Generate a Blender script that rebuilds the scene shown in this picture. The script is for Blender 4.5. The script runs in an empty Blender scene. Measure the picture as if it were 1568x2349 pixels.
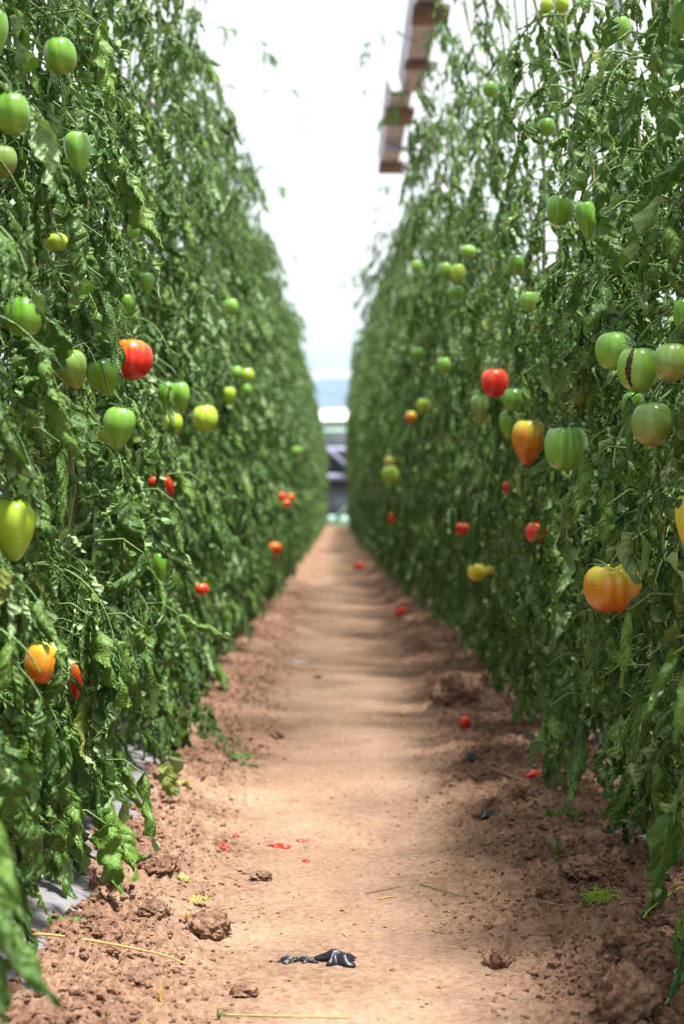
import bpy, math, random
import numpy as np
from mathutils import Vector, Matrix
R = random.Random(7)
NR = np.random.default_rng(11)
C = bpy.context.scene.collection
sc = bpy.context.scene

# ------------------------------------------------------------------ camera
W, H, FPX = 1568, 2349, 3262.0
CAMZ = 0.95
VX, VY = 775.0, 1150.0                 # where the rows run together in the photograph
cd = bpy.data.cameras.new('camera')
cam = bpy.data.objects.new('camera', cd); C.objects.link(cam)
cd.sensor_fit = 'VERTICAL'; cd.sensor_height = 36.0
cd.lens = FPX / H * 36.0
pitch = math.atan((H / 2 - VY) / FPX); yaw = math.atan((W / 2 - VX) / FPX)
cam.location = (0, 0, CAMZ)
cam.rotation_euler = (math.pi / 2 - pitch, 0, -yaw)
cd.clip_start = 0.05; cd.clip_end = 3000
cd.dof.use_dof = True; cd.dof.focus_distance = 3.12; cd.dof.aperture_fstop = 2.7
sc.camera = cam

# ------------------------------------------------------------------ light and exposure
sc.view_settings.view_transform = 'Standard'
sc.view_settings.look = 'None'
sc.view_settings.gamma = 1
sc.view_settings.exposure = 0.1
sc.view_settings.use_curve_mapping = False
sc.cycles.max_bounces = 6; sc.cycles.diffuse_bounces = 3; sc.cycles.glossy_bounces = 2
sc.cycles.transmission_bounces = 3; sc.cycles.transparent_max_bounces = 4
sc.cycles.caustics_reflective = False; sc.cycles.caustics_refractive = False
world = bpy.data.worlds.new('sky'); sc.world = world; world.use_nodes = True
wt = world.node_tree; wt.nodes.clear()
wo = wt.nodes.new('ShaderNodeOutputWorld'); wb = wt.nodes.new('ShaderNodeBackground')
wtc = wt.nodes.new('ShaderNodeTexCoord'); wsx = wt.nodes.new('ShaderNodeSeparateXYZ'); wr = wt.nodes.new('ShaderNodeValToRGB')
wt.links.new(wtc.outputs['Generated'], wsx.inputs[0]); wt.links.new(wsx.outputs['Z'], wr.inputs['Fac'])
wt.links.new(wr.outputs['Color'], wb.inputs['Color']); wt.links.new(wb.outputs[0], wo.inputs[0])
e = wr.color_ramp.elements
e[0].position = 0.0; e[0].color = (0.33, 0.47, 0.58, 1)
e[1].position = 1.0; e[1].color = (1.0, 1.0, 0.99, 1)
x_ = e.new(0.085); x_.color = (0.55, 0.74, 0.84, 1)
x_ = e.new(0.15); x_.color = (0.90, 0.98, 1.0, 1)
wb.inputs['Strength'].default_value = 1.35
sl = bpy.data.lights.new('sun', 'SUN'); sl.energy = 12.5; sl.angle = math.radians(8); sl.color = (1.0, 0.965, 0.9)
sun = bpy.data.objects.new('sun', sl); C.objects.link(sun)
sdir = Vector((0.20, -0.20, 1.0)).normalized()      # towards the sun
sun.rotation_euler = sdir.to_track_quat('Z', 'Y').to_euler(); sun.location = (3, -3, 9)

# ------------------------------------------------------------------ helpers
CAMM = cam.matrix_basis.copy() if False else (Matrix.Translation(cam.location) @ cam.rotation_euler.to_matrix().to_4x4())
CR = np.array(CAMM.to_3x3()); CP = np.array(cam.location)
def ray(px, py):
    d = CR @ np.array([(px - W / 2) / FPX, -(py - H / 2) / FPX, -1.0])
    return d / d[1]                    # y component 1: CP + ray*depth
def project(P):
    q = (P - CP) @ CR
    return np.stack([W / 2 + FPX * q[..., 0] / -q[..., 2], H / 2 - FPX * q[..., 1] / -q[..., 2]], -1)

def tag(o, label=None, cat=None, group=None, kind=None):
    if label: o['label'] = label
    if cat: o['category'] = cat
    if group: o['group'] = group
    if kind: o['kind'] = kind
    return o
def empty(name, loc, rot=(0, 0, 0)):
    o = bpy.data.objects.new(name, None); C.objects.link(o); o.location = loc; o.rotation_euler = rot
    o.empty_display_size = 0.05
    return o
def mesh(name, V, F, attr=None, smooth=True):
    """V (n,3), F (m,4) or (m,3) int arrays, attr (n,3)"""
    me = bpy.data.meshes.new(name)
    V = np.ascontiguousarray(V, np.float32); F = np.ascontiguousarray(F, np.int32)
    k = F.shape[1]
    me.vertices.add(len(V)); me.vertices.foreach_set('co', V.ravel())
    me.loops.add(F.size); me.loops.foreach_set('vertex_index', F.ravel())
    me.polygons.add(len(F)); me.polygons.foreach_set('loop_start', np.arange(len(F), dtype=np.int32) * k)
    if attr is not None:
        a = me.attributes.new('luv', 'FLOAT_VECTOR', 'POINT')
        a.data.foreach_set('vector', np.ascontiguousarray(attr, np.float32).ravel())
    me.polygons.foreach_set('use_smooth', np.full(len(F), smooth))
    me.update(calc_edges=True)
    return me
def obj(name, me, mat, parent=None, loc=None):
    if me.materials: pass
    elif mat: me.materials.append(mat)
    o = bpy.data.objects.new(name, me); C.objects.link(o)
    if parent: o.parent = parent
    if loc is not None: o.location = loc
    return o
def tube(pts, rad, n=6, close=True):
    """tube along pts; rad scalar or list -> V,F"""
    P = np.array(pts, float); m = len(P)
    rad = np.full(m, rad) if np.isscalar(rad) else np.array(rad, float)
    T = np.gradient(P, axis=0); T /= np.linalg.norm(T, axis=1)[:, None] + 1e-12
    up = np.array([0.31, 0.52, 0.79]); V = []
    a = np.cross(T[0], up); a /= np.linalg.norm(a)
    for i in range(m):
        a = a - T[i] * a.dot(T[i]); a /= np.linalg.norm(a) + 1e-12
        b = np.cross(T[i], a)
        for k in range(n):
            th = 2 * math.pi * k / n
            V.append(P[i] + rad[i] * (math.cos(th) * a + math.sin(th) * b))
    F = [(i * n + k, i * n + (k + 1) % n, (i + 1) * n + (k + 1) % n, (i + 1) * n + k) for i in range(m - 1) for k in range(n)]
    if close:
        V.append(P[0]); V.append(P[-1]); s, t = len(V) - 2, len(V) - 1
        for k in range(0, n, 1):
            F.append((s, (k + 1) % n, k, s)); F.append((t, (m - 1) * n + k, (m - 1) * n + (k + 1) % n, t))
        F = [f for f in F]
        # drop degenerate quads by doubling the centre: use tris folded as quads is unsafe, so cap by pinching instead
        F = F[:-(2 * n)]
        V = V[:-2]
    return np.array(V), np.array(F)
def pinch(pts, rad, n=6):
    """tube with closed tapered ends"""
    pts = [np.array(p, float) for p in pts]
    rad = [rad] * len(pts) if np.isscalar(rad) else list(rad)
    d0 = pts[0] - pts[1]; d0 /= np.linalg.norm(d0); d1 = pts[-1] - pts[-2]; d1 /= np.linalg.norm(d1)
    P = [pts[0] + d0 * rad[0] * 0.3] + pts + [pts[-1] + d1 * rad[-1] * 0.3]
    return tube(P, [1e-4] + rad + [1e-4], n)
def box(x0, x1, y0, y1, z0, z1):
    V = np.array([(x, y, z) for x in (x0, x1) for y in (y0, y1) for z in (z0, z1)], float)
    F = np.array([(0, 1, 3, 2), (4, 6, 7, 5), (0, 4, 5, 1), (2, 3, 7, 6), (0, 2, 6, 4), (1, 5, 7, 3)])
    return V, F
def join(parts):
    Vs, Fs, As, n = [], [], [], 0
    for p in parts:
        Vs.append(p[0]); Fs.append(p[1] + n); n += len(p[0])
        if len(p) > 2: As.append(p[2])
    return (np.concatenate(Vs), np.concatenate(Fs)) + ((np.concatenate(As),) if As else ())

# value noise on a lattice, any number of points, 2-D or 3-D
def _h(ix, iy, iz=0, s=0):
    n = (ix.astype(np.int64) * 374761393 + iy.astype(np.int64) * 668265263 + np.asarray(iz).astype(np.int64) * 2147483647 + s * 974634777) & 0xffffffff
    n = ((n ^ (n >> 13)) * 1274126177) & 0xffffffff
    n = ((n ^ (n >> 16)) * 2246822519) & 0xffffffff
    return ((n ^ (n >> 15)) & 0xffffff) / float(0xffffff)
def vnoise(x, y, s=0):
    ix, iy = np.floor(x), np.floor(y); fx, fy = x - ix, y - iy
    fx = fx * fx * (3 - 2 * fx); fy = fy * fy * (3 - 2 * fy)
    a = _h(ix, iy, 0, s); b = _h(ix + 1, iy, 0, s); c = _h(ix, iy + 1, 0, s); d = _h(ix + 1, iy + 1, 0, s)
    return (a * (1 - fx) + b * fx) * (1 - fy) + (c * (1 - fx) + d * fx) * fy - 0.5
def fbm(x, y, s=0, o=4):
    t = 0; a = 1.0
    for k in range(o):
        t = t + a * vnoise(x * 2 ** k, y * 2 ** k, s + k * 7); a *= 0.5
    return t
def lumps(x, y, s, dens=1.0):
    """rounded lumps, one per lattice cell: height in cell units"""
    ix, iy = np.floor(x), np.floor(y); out = np.zeros_like(x)
    for dx in (-1, 0, 1):
        for dy in (-1, 0, 1):
            cx, cy = ix + dx, iy + dy
            r = 0.22 + 0.38 * _h(cx, cy, 0, s + 3)
            on = _h(cx, cy, 0, s + 4) < dens
            qx = x - (cx + 0.15 + 0.7 * _h(cx, cy, 0, s + 1)); qy = y - (cy + 0.15 + 0.7 * _h(cx, cy, 0, s + 2))
            an = math.pi * _h(cx, cy, 0, s + 5); qa = qx * np.cos(an) + qy * np.sin(an); qb = -qx * np.sin(an) + qy * np.cos(an)
            q = r * r - qa * qa - 1.6 * qb * qb
            out = np.maximum(out, np.where(on & (q > 0), np.sqrt(np.maximum(q, 0)), 0))
    return out
def sstep(a, b, x):
    t = np.clip((x - a) / (b - a), 0, 1); return t * t * (3 - 2 * t)

# ------------------------------------------------------------------ materials
def new_mat(name):
    m = bpy.data.materials.new(name); m.use_nodes = True
    nt = m.node_tree; b = nt.nodes['Principled BSDF']
    return m, nt, b
def N(nt, t, **kw):
    n = nt.nodes.new(t)
    for k, v in kw.items():
        if k in n.inputs: n.inputs[k].default_value = v
        else: setattr(n, k, v)
    return n
def ramp(nt, fac, stops, interp='LINEAR'):
    r = nt.nodes.new('ShaderNodeValToRGB'); r.color_ramp.interpolation = interp
    e = r.color_ramp.elements
    while len(e) > 1: e.remove(e[-1])
    for i, (p, c) in enumerate(stops):
        q = e[0] if i == 0 else e.new(p)
        q.position = p; q.color = tuple(c) + (1,) if len(c) == 3 else c
    if fac is not None: nt.links.new(fac, r.inputs['Fac'])
    return r.outputs['Color']
def math_(nt, op, a, b=None, c=None):
    n = nt.nodes.new('ShaderNodeMath'); n.operation = op
    for i, v in enumerate((a, b, c)):
        if v is None: continue
        if isinstance(v, (int, float)): n.inputs[i].default_value = v
        else: nt.links.new(v, n.inputs[i])
    return n.outputs[0]
def mixc(nt, fac, a, b, mode='MIX'):
    n = nt.nodes.new('ShaderNodeMix'); n.data_type = 'RGBA'; n.blend_type = mode
    for s, v in ((n.inputs[0], fac), (n.inputs[6], a), (n.inputs[7], b)):
        if isinstance(v, (int, float)): s.default_value = v
        elif isinstance(v, tuple): s.default_value = tuple(v) + (1,) if len(v) == 3 else v
        else: nt.links.new(v, s)
    return n.outputs[2]
def plain(name, col, rough=0.6, noise=0.0, scale=40.0, metal=0.0, bump=0.0, spec=0.5):
    m, nt, b = new_mat(name)
    b.inputs['Roughness'].default_value = rough; b.inputs['Metallic'].default_value = metal
    b.inputs['Specular IOR Level'].default_value = spec
    if noise or bump:
        tc = nt.nodes.new('ShaderNodeTexCoord'); no = N(nt, 'ShaderNodeTexNoise', Scale=scale, Detail=5.0)
        nt.links.new(tc.outputs['Object'], no.inputs['Vector'])
        c = ramp(nt, no.outputs['Fac'], [(0.3, tuple(v * (1 - noise) for v in col)), (0.7, tuple(min(1, v * (1 + noise)) for v in col))])
        nt.links.new(c, b.inputs['Base Color'])
        if bump:
            bp = N(nt, 'ShaderNodeBump', Strength=bump, Distance=0.004); nt.links.new(no.outputs['Fac'], bp.inputs['Height']); nt.links.new(bp.outputs[0], b.inputs['Normal'])
    else: b.inputs['Base Color'].default_value = tuple(col) + (1,)
    return m

def leaf_mat(name, top_a, top_b, under, vein, trans=0.14):
    """luv = (u across -1..1, v along 0..1, random per leaflet)"""
    m, nt, b = new_mat(name)
    at = N(nt, 'ShaderNodeAttribute', attribute_name='luv'); sx = nt.nodes.new('ShaderNodeSeparateXYZ')
    nt.links.new(at.outputs['Vector'], sx.inputs[0]); u, v, rnd = sx.outputs
    au = math_(nt, 'ABSOLUTE', u)
    sg = math_(nt, 'MULTIPLY', math_(nt, 'SIGN', u), 0.22)
    wv = math_(nt, 'MULTIPLY', math_(nt, 'SINE', math_(nt, 'ADD', math_(nt, 'MULTIPLY', v, 7.0), math_(nt, 'MULTIPLY', rnd, 9.0))), 0.25)
    ph = math_(nt, 'ADD', math_(nt, 'SUBTRACT', math_(nt, 'MULTIPLY', v, 7.0), math_(nt, 'MULTIPLY', au, 1.3)), math_(nt, 'ADD', sg, wv))
    fr = math_(nt, 'ABSOLUTE', math_(nt, 'SUBTRACT', math_(nt, 'FRACT', ph), 0.5))      # 0 at a vein
    side = math_(nt, 'SUBTRACT', 1.0, math_(nt, 'MULTIPLY', fr, 9.0)); side = math_(nt, 'MAXIMUM', side, 0.0)
    mid = math_(nt, 'MAXIMUM', math_(nt, 'SUBTRACT', 1.0, math_(nt, 'MULTIPLY', au, 14.0)), 0.0)
    ve = math_(nt, 'MAXIMUM', math_(nt, 'MULTIPLY', side, 0.4), mid)
    tc = nt.nodes.new('ShaderNodeTexCoord')
    no = N(nt, 'ShaderNodeTexNoise', Scale=14.0, Detail=3.0); nt.links.new(tc.outputs['Object'], no.inputs['Vector'])
    f = math_(nt, 'ADD', math_(nt, 'MULTIPLY', no.outputs['Fac'], 0.5), math_(nt, 'MULTIPLY', rnd, 0.55))
    col = ramp(nt, f, [(0.22, top_a), (0.75, top_b)])
    old = math_(nt, 'GREATER_THAN', rnd, 0.975)
    col = mixc(nt, math_(nt, 'MULTIPLY', old, 0.35), col, (0.30, 0.27, 0.05))
    geo = nt.nodes.new('ShaderNodeNewGeometry')
    und = ramp(nt, f, [(0.22, under), (0.8, tuple(min(1, c * 1.5) for c in under))])
    col = mixc(nt, geo.outputs['Backfacing'], col, und)
    col = mixc(nt, math_(nt, 'MULTIPLY', ve, 0.55), col, vein)
    nt.links.new(col, b.inputs['Base Color'])
    b.inputs['Roughness'].default_value = 0.52; b.inputs['Specular IOR Level'].default_value = 0.36
    # puckered blade between the veins
    fine = N(nt, 'ShaderNodeTexVoronoi', Scale=170.0); nt.links.new(tc.outputs['Object'], fine.inputs['Vector'])
    hgt = math_(nt, 'ADD', math_(nt, 'MULTIPLY', math_(nt, 'POWER', math_(nt, 'MULTIPLY', fr, 2.0), 0.7), 1.0), math_(nt, 'MULTIPLY', fine.outputs['Distance'], 0.5))
    bp = N(nt, 'ShaderNodeBump', Strength=0.8, Distance=0.004); nt.links.new(hgt, bp.inputs['Height']); nt.links.new(bp.outputs[0], b.inputs['Normal'])
    tr = nt.nodes.new('ShaderNodeBsdfTranslucent'); nt.links.new(mixc(nt, 0.6, col, (0.25, 0.55, 0.04)), tr.inputs['Color'])
    ms = nt.nodes.new('ShaderNodeMixShader'); ms.inputs[0].default_value = trans
    nt.links.new(b.outputs[0], ms.inputs[1]); nt.links.new(tr.outputs[0], ms.inputs[2])
    nt.links.new(ms.outputs[0], nt.nodes['Material Output'].inputs['Surface'])
    return m
M = {}
M['leaf'] = leaf_mat('tomato_leaf', (0.020, 0.064, 0.009), (0.095, 0.180, 0.022), (0.20, 0.30, 0.13), (0.17, 0.26, 0.09))
M['young'] = leaf_mat('young_leaf', (0.05, 0.16, 0.03), (0.12, 0.30, 0.06), (0.16, 0.28, 0.10), (0.2, 0.38, 0.1), 0.35)
M['dry'] = leaf_mat('withered_leaf', (0.30, 0.25, 0.07), (0.55, 0.42, 0.14), (0.45, 0.38, 0.15), (0.5, 0.42, 0.2), 0.2)
M['stem'] = plain('tomato_stem', (0.075, 0.13, 0.03), 0.6, 0.45, 25)
M['woody'] = plain('old_stem', (0.17, 0.13, 0.06), 0.7, 0.5, 30)
M['calyx'] = plain('calyx_green', (0.045, 0.115, 0.03), 0.55, 0.3, 60)
M['twine'] = plain('twine', (0.33, 0.22, 0.12), 0.9, 0.2, 120)
M['scar'] = plain('blossom_scar', (0.22, 0.10, 0.04), 0.8)
M['crack'] = plain('healed_crack', (0.05, 0.03, 0.015), 0.9, 0.5, 90, bump=0.5)
M['straw'] = plain('straw', (0.48, 0.29, 0.08), 0.6, 0.25, 90)
M['twig'] = plain('twig', (0.26, 0.14, 0.07), 0.8, 0.3, 90)
M['black'] = plain('black_film', (0.012, 0.013, 0.02), 0.35, 0.5, 60, bump=0.6)
M['greyfilm'] = plain('torn_grey_film', (0.22, 0.23, 0.26), 0.45, 0.25, 40)
M['redskin'] = plain('dried_tomato_skin', (0.42, 0.022, 0.010), 0.45, 0.35, 60)
M['grass'] = plain('grass_blade', (0.05, 0.16, 0.02), 0.5, 0.3, 60)
M['lime'] = plain('lime_weed', (0.26, 0.42, 0.03), 0.5, 0.3, 80)
M['galv'] = plain('galvanised_metal', (0.34, 0.35, 0.43), 0.5, 0.25, 3.0, 0.3)
M['board'] = plain('brown_board', (0.11, 0.075, 0.065), 0.8, 0.35, 8)
M['rail'] = plain('painted_rail', (0.22, 0.24, 0.38), 0.5)
M['greenrail'] = plain('pale_green_rail', (0.22, 0.38, 0.33), 0.5)
M['wire'] = plain('steel_wire', (0.35, 0.36, 0.38), 0.4, metal=0.5)
M['roof'] = plain('white_sheet', (0.9, 0.9, 0.92), 0.6)
M['wallfar'] = plain('grey_far_wall', (0.08, 0.09, 0.12), 0.8)
M['net'] = plain('dark_net', (0.016, 0.026, 0.045), 0.7, 0.4, 2)
M['tree'] = plain('dark_bush', (0.02, 0.045, 0.018), 0.8, 0.5, 3)
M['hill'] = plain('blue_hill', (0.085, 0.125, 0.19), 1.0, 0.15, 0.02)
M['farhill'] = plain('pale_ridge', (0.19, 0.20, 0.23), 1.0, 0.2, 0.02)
M['far_grass'] = plain('far_grass', (0.16, 0.26, 0.10), 0.9, 0.3, 0.6)

def tomato_mat(name, top, mid, low, streak, rough=0.26):
    m, nt, b = new_mat(name)
    tc = nt.nodes.new('ShaderNodeTexCoord'); sx = nt.nodes.new('ShaderNodeSeparateXYZ'); nt.links.new(tc.outputs['Generated'], sx.inputs[0])
    mp = N(nt, 'ShaderNodeMapping'); mp.inputs['Scale'].default_value = (9, 9, 1.2); nt.links.new(tc.outputs['Generated'], mp.inputs[0])
    oi = nt.nodes.new('ShaderNodeObjectInfo')
    no = N(nt, 'ShaderNodeTexNoise', Scale=1.0, Detail=4.0, noise_dimensions='4D'); nt.links.new(mp.outputs[0], no.inputs['Vector'])
    nt.links.new(math_(nt, 'MULTIPLY', oi.outputs['Random'], 30.0), no.inputs['W'])
    z = math_(nt, 'ADD', sx.outputs['Z'], math_(nt, 'MULTIPLY', math_(nt, 'SUBTRACT', no.outputs['Fac'], 0.5), 0.75))
    col = ramp(nt, z, [(0.08, low), (0.42, mid), (0.62, mid), (1.0, top)])
    sf = ramp(nt, no.outputs['Fac'], [(0.50, (0, 0, 0)), (0.62, (1, 1, 1))])
    bw = nt.nodes.new('ShaderNodeRGBToBW'); nt.links.new(sf, bw.inputs[0])
    zz = math_(nt, 'MULTIPLY', bw.outputs[0], math_(nt, 'MAXIMUM', math_(nt, 'SUBTRACT', sx.outputs['Z'], 0.25), 0.0))
    col = mixc(nt, math_(nt, 'MINIMUM', zz, 1.0), col, streak)
    nt.links.new(col, b.inputs['Base Color'])
    b.inputs['Roughness'].default_value = rough; b.inputs['Coat Weight'].default_value = 0.25; b.inputs['Coat Roughness'].default_value = 0.12
    b.inputs['Specular IOR Level'].default_value = 0.5
    b.inputs['Subsurface Weight'].default_value = 0.0
    return m
T = {
 'green': tomato_mat('green_tomato_skin', (0.06, 0.19, 0.012), (0.14, 0.31, 0.022), (0.19, 0.33, 0.04), (0.07, 0.20, 0.03)),
 'pale': tomato_mat('pale_green_tomato_skin', (0.13, 0.32, 0.035), (0.20, 0.40, 0.05), (0.22, 0.37, 0.055), (0.14, 0.32, 0.05)),
 'lime': tomato_mat('yellow_green_tomato_skin', (0.34, 0.50, 0.03), (0.36, 0.52, 0.04), (0.26, 0.42, 0.03), (0.25, 0.45, 0.04)),
 'olive': tomato_mat('olive_tomato_skin', (0.13, 0.24, 0.04), (0.17, 0.27, 0.05), (0.26, 0.24, 0.05), (0.10, 0.20, 0.03)),
 'orange': tomato_mat('orange_tomato_skin', (0.42, 0.42, 0.02), (0.60, 0.21, 0.012), (0.55, 0.08, 0.012), (0.36, 0.36, 0.03)),
 'red': tomato_mat('red_tomato_skin', (0.75, 0.10, 0.01), (0.72, 0.022, 0.010), (0.55, 0.012, 0.010), (0.72, 0.12, 0.01)),
 'yellow': tomato_mat('yellow_tomato_skin', (0.60, 0.58, 0.04), (0.70, 0.58, 0.05), (0.66, 0.45, 0.04), (0.5, 0.55, 0.05)),
 'half': tomato_mat('half_ripe_tomato_skin', (0.75, 0.22, 0.015), (0.68, 0.026, 0.010), (0.50, 0.010, 0.008), (0.75, 0.20, 0.02)),
}

def soil_mat():
    m, nt, b = new_mat('soil')
    tc = nt.nodes.new('ShaderNodeTexCoord'); P = tc.outputs['Object']
    n1 = N(nt, 'ShaderNodeTexNoise', Scale=3.0, Detail=6.0, Roughness=0.6); nt.links.new(P, n1.inputs['Vector'])
    n2 = N(nt, 'ShaderNodeTexNoise', Scale=60.0, Detail=6.0, Roughness=0.65); nt.links.new(P, n2.inputs['Vector'])
    n3 = N(nt, 'ShaderNodeTexNoise', Scale=320.0, Detail=3.0, Roughness=0.6); nt.links.new(P, n3.inputs['Vector'])
    at = N(nt, 'ShaderNodeAttribute', attribute_name='luv'); sx = nt.nodes.new('ShaderNodeSeparateXYZ'); nt.links.new(at.outputs['Vector'], sx.inputs[0])
    path = sx.outputs[0]           # 1 on the trodden dry path, 0 on loose soil
    f = math_(nt, 'ADD', math_(nt, 'MULTIPLY', n1.outputs['Fac'], 0.45), math_(nt, 'MULTIPLY', n2.outputs['Fac'], 0.55))
    loose = ramp(nt, f, [(0.38, (0.09, 0.047, 0.030)), (0.5, (0.245, 0.143, 0.095)), (0.63, (0.40, 0.252, 0.176))])
    trod = ramp(nt, f, [(0.36, (0.20, 0.122, 0.082)), (0.5, (0.33, 0.212, 0.146)), (0.64, (0.43, 0.29, 0.208))])
    col = mixc(nt, path, loose, trod)
    nt.links.new(col, b.inputs['Base Color'])
    b.inputs['Roughness'].default_value = 0.95; b.inputs['Specular IOR Level'].default_value = 0.12
    h = math_(nt, 'ADD', math_(nt, 'MULTIPLY', n2.outputs['Fac'], 1.0), math_(nt, 'MULTIPLY', n3.outputs['Fac'], 0.35))
    bp = N(nt, 'ShaderNodeBump', Strength=1.0, Distance=0.012); nt.links.new(h, bp.inputs['Height']); nt.links.new(bp.outputs[0], b.inputs['Normal'])
    return m
M['soil'] = soil_mat()
M['clod'] = plain('dry_clod', (0.38, 0.21, 0.135), 0.95, 0.35, 45, bump=0.9, spec=0.1)
def film_mat():
    m, nt, b = new_mat('silver_mulch_film')
    tc = nt.nodes.new('ShaderNodeTexCoord')
    n1 = N(nt, 'ShaderNodeTexNoise', Scale=5.0, Detail=5.0); nt.links.new(tc.outputs['Object'], n1.inputs['Vector'])
    mp = N(nt, 'ShaderNodeMapping'); mp.inputs['Scale'].default_value = (30, 140, 30); nt.links.new(tc.outputs['Object'], mp.inputs[0])
    n2 = N(nt, 'ShaderNodeTexNoise', Scale=1.0, Detail=4.0); nt.links.new(mp.outputs[0], n2.inputs['Vector'])
    c = ramp(nt, math_(nt, 'ADD', math_(nt, 'MULTIPLY', n1.outputs['Fac'], 0.6), math_(nt, 'MULTIPLY', n2.outputs['Fac'], 0.4)), [(0.35, (0.11, 0.10, 0.10)), (0.6, (0.23, 0.22, 0.245))])
    nt.links.new(c, b.inputs['Base Color']); b.inputs['Roughness'].default_value = 0.5
    bp = N(nt, 'ShaderNodeBump', Strength=0.4, Distance=0.004); nt.links.new(n2.outputs['Fac'], bp.inputs['Height']); nt.links.new(bp.outputs[0], b.inputs['Normal'])
    return m
M['film'] = film_mat()

# ------------------------------------------------------------------ rows: where the leafy faces stand
def base_face(side, d):
    if side < 0: return -float(np.interp(d, [1, 4, 10, 22, 51], [0.60, 0.58, 0.53, 0.50, 0.43]))
    return float(np.interp(d, [1, 4, 9, 14, 28, 51], [0.72, 0.72, 0.74, 0.62, 0.50, 0.42]))
def top_face(side, d):
    if side < 0: return -float(np.interp(d, [1, 4, 7, 10, 22, 51], [0.50, 0.49, 0.48, 0.47, 0.50, 0.45]))
    return float(np.interp(d, [1, 5, 7, 10, 14, 18, 27, 51], [0.44, 0.37, 0.29, 0.27, 0.29, 0.24, 0.24, 0.36]))
ROW_END = 51.0

# ------------------------------------------------------------------ ground
def ground_z(x, y):
    x = np.asarray(x, float); y = np.asarray(y, float)
    cx = 0.06
    wob = 0.07 * vnoise(y * 0.9, y * 0 + 3.3, 5) * 2
    e = np.abs(x - cx + wob)
    loose = sstep(0.16, 0.46, e)
    z = 0.055 * sstep(0.25, 0.62, e) + 0.03 * fbm(x * 1.4, y * 1.4, 20, 2)
    z = z + 0.022 * vnoise(x * 1.1 + 9, y * 2.3, 31)                          # shallow steps of the trodden path
    z = z + loose * (0.042 * lumps(x / 0.11, y / 0.11, 40, 0.35) * 1.1 + 0.026 * lumps(x / 0.05, y / 0.05, 50, 0.6)) + loose * 0.022 * fbm(x * 7, y * 7, 60, 3)
    fine = 0.18 + 0.82 * loose
    z = z + loose * 0.020 * lumps(x / 0.027, y / 0.027, 70, 0.75) + fine * 0.010 * lumps(x / 0.014, y / 0.014, 75, 0.7) + fine * 0.007 * fbm(x * 45, y * 45, 80, 2)
    return z
def loose_f(x, y):
    wob = 0.07 * vnoise(y * 0.9, y * 0 + 3.3, 5) * 2
    return sstep(0.14, 0.50, np.abs(x - 0.06 + wob) + 0.12 * fbm(x * 5, y * 5, 90, 3))
def grid_mesh(xs, ys):
    X, Y = np.meshgrid(xs, ys); Z = ground_z(X.ravel(), Y.ravel())
    n, m = len(ys), len(xs)
    V = np.stack([X.ravel(), Y.ravel(), Z], -1)
    i = np.arange(n - 1)[:, None] * m + np.arange(m - 1)[None, :]
    F = np.stack([i, i + 1, i + m + 1, i + m], -1).reshape(-1, 4)
    A = np.stack([1 - loose_f(X.ravel(), Y.ravel()), X.ravel() * 0, X.ravel() * 0], -1)
    return V, F, A
inner = np.arange(-1.1, 1.301, 0.0052)
xs = np.concatenate([-np.geomspace(60, 1.3, 26), inner, np.geomspace(1.5, 60, 26)])
ys = np.concatenate([np.linspace(-4, 1.5, 20)[:-1], 1.5 * np.exp(np.arange(0, math.log(56 / 1.5), 0.0024)), [62, 80, 120, 200]])
V, F, A = grid_mesh(xs, ys)
tag(obj('ground', mesh('ground', V, F, A), M['soil']), kind='structure')
def gz(x, y): return float(ground_z(np.array([x]), np.array([y]))[0])
def ground_at(px, py):
    r = ray(px, py); z = 0.0
    for _ in range(12):
        t = (z - CP[2]) / r[2]; p = CP + r * t; z = 0.5 * z + 0.5 * gz(p[0], p[1])
    return np.array([p[0], p[1], gz(p[0], p[1])]), t

# silver mulch film under each row, its torn edge half buried in soil
def mulch(name, side, xa, xb, label):
    ysm = 1.2 * np.exp(np.arange(0, math.log(52 / 1.2), 0.006)); u = np.linspace(0, 1, 26)
    U, Y = np.meshgrid(u, ysm)
    edge = xa + 0.10 * fbm(Y * 1.7, Y * 0 + 2, 120 + side, 3) + 0.14 * sstep(4.8, 7.5, Y)
    X = side * (edge + (xb - edge) * U)
    base = 0.055 + 0.03 * fbm(X * 1.4, Y * 1.4, 20, 2) + 0.022 * vnoise(X * 1.1 + 9, Y * 2.3, 31)
    Z = base + 0.012 - 0.03 * np.exp(-U * 14) + 0.030 * sstep(0, 0.3, U) + 0.012 * fbm(X * 9, Y * 5, 130, 3)
    n, m = U.shape
    i = np.arange(n - 1)[:, None] * m + np.arange(m - 1)[None, :]
    F = np.stack([i, i + 1, i + m + 1, i + m], -1).reshape(-1, 4)
    o = obj(name, mesh(name, np.stack([X.ravel(), Y.ravel(), Z.ravel()], -1), F), M['film'])
    return tag(o, label, 'plastic sheet')
mulch('mulch_film', -1, 0.55, 1.10, 'wrinkled silver-grey plastic mulch film under the left row of plants')
mulch('mulch_film', 1, 0.86, 1.40, 'silver-grey plastic mulch film under the right row, mostly buried in soil')

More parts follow.
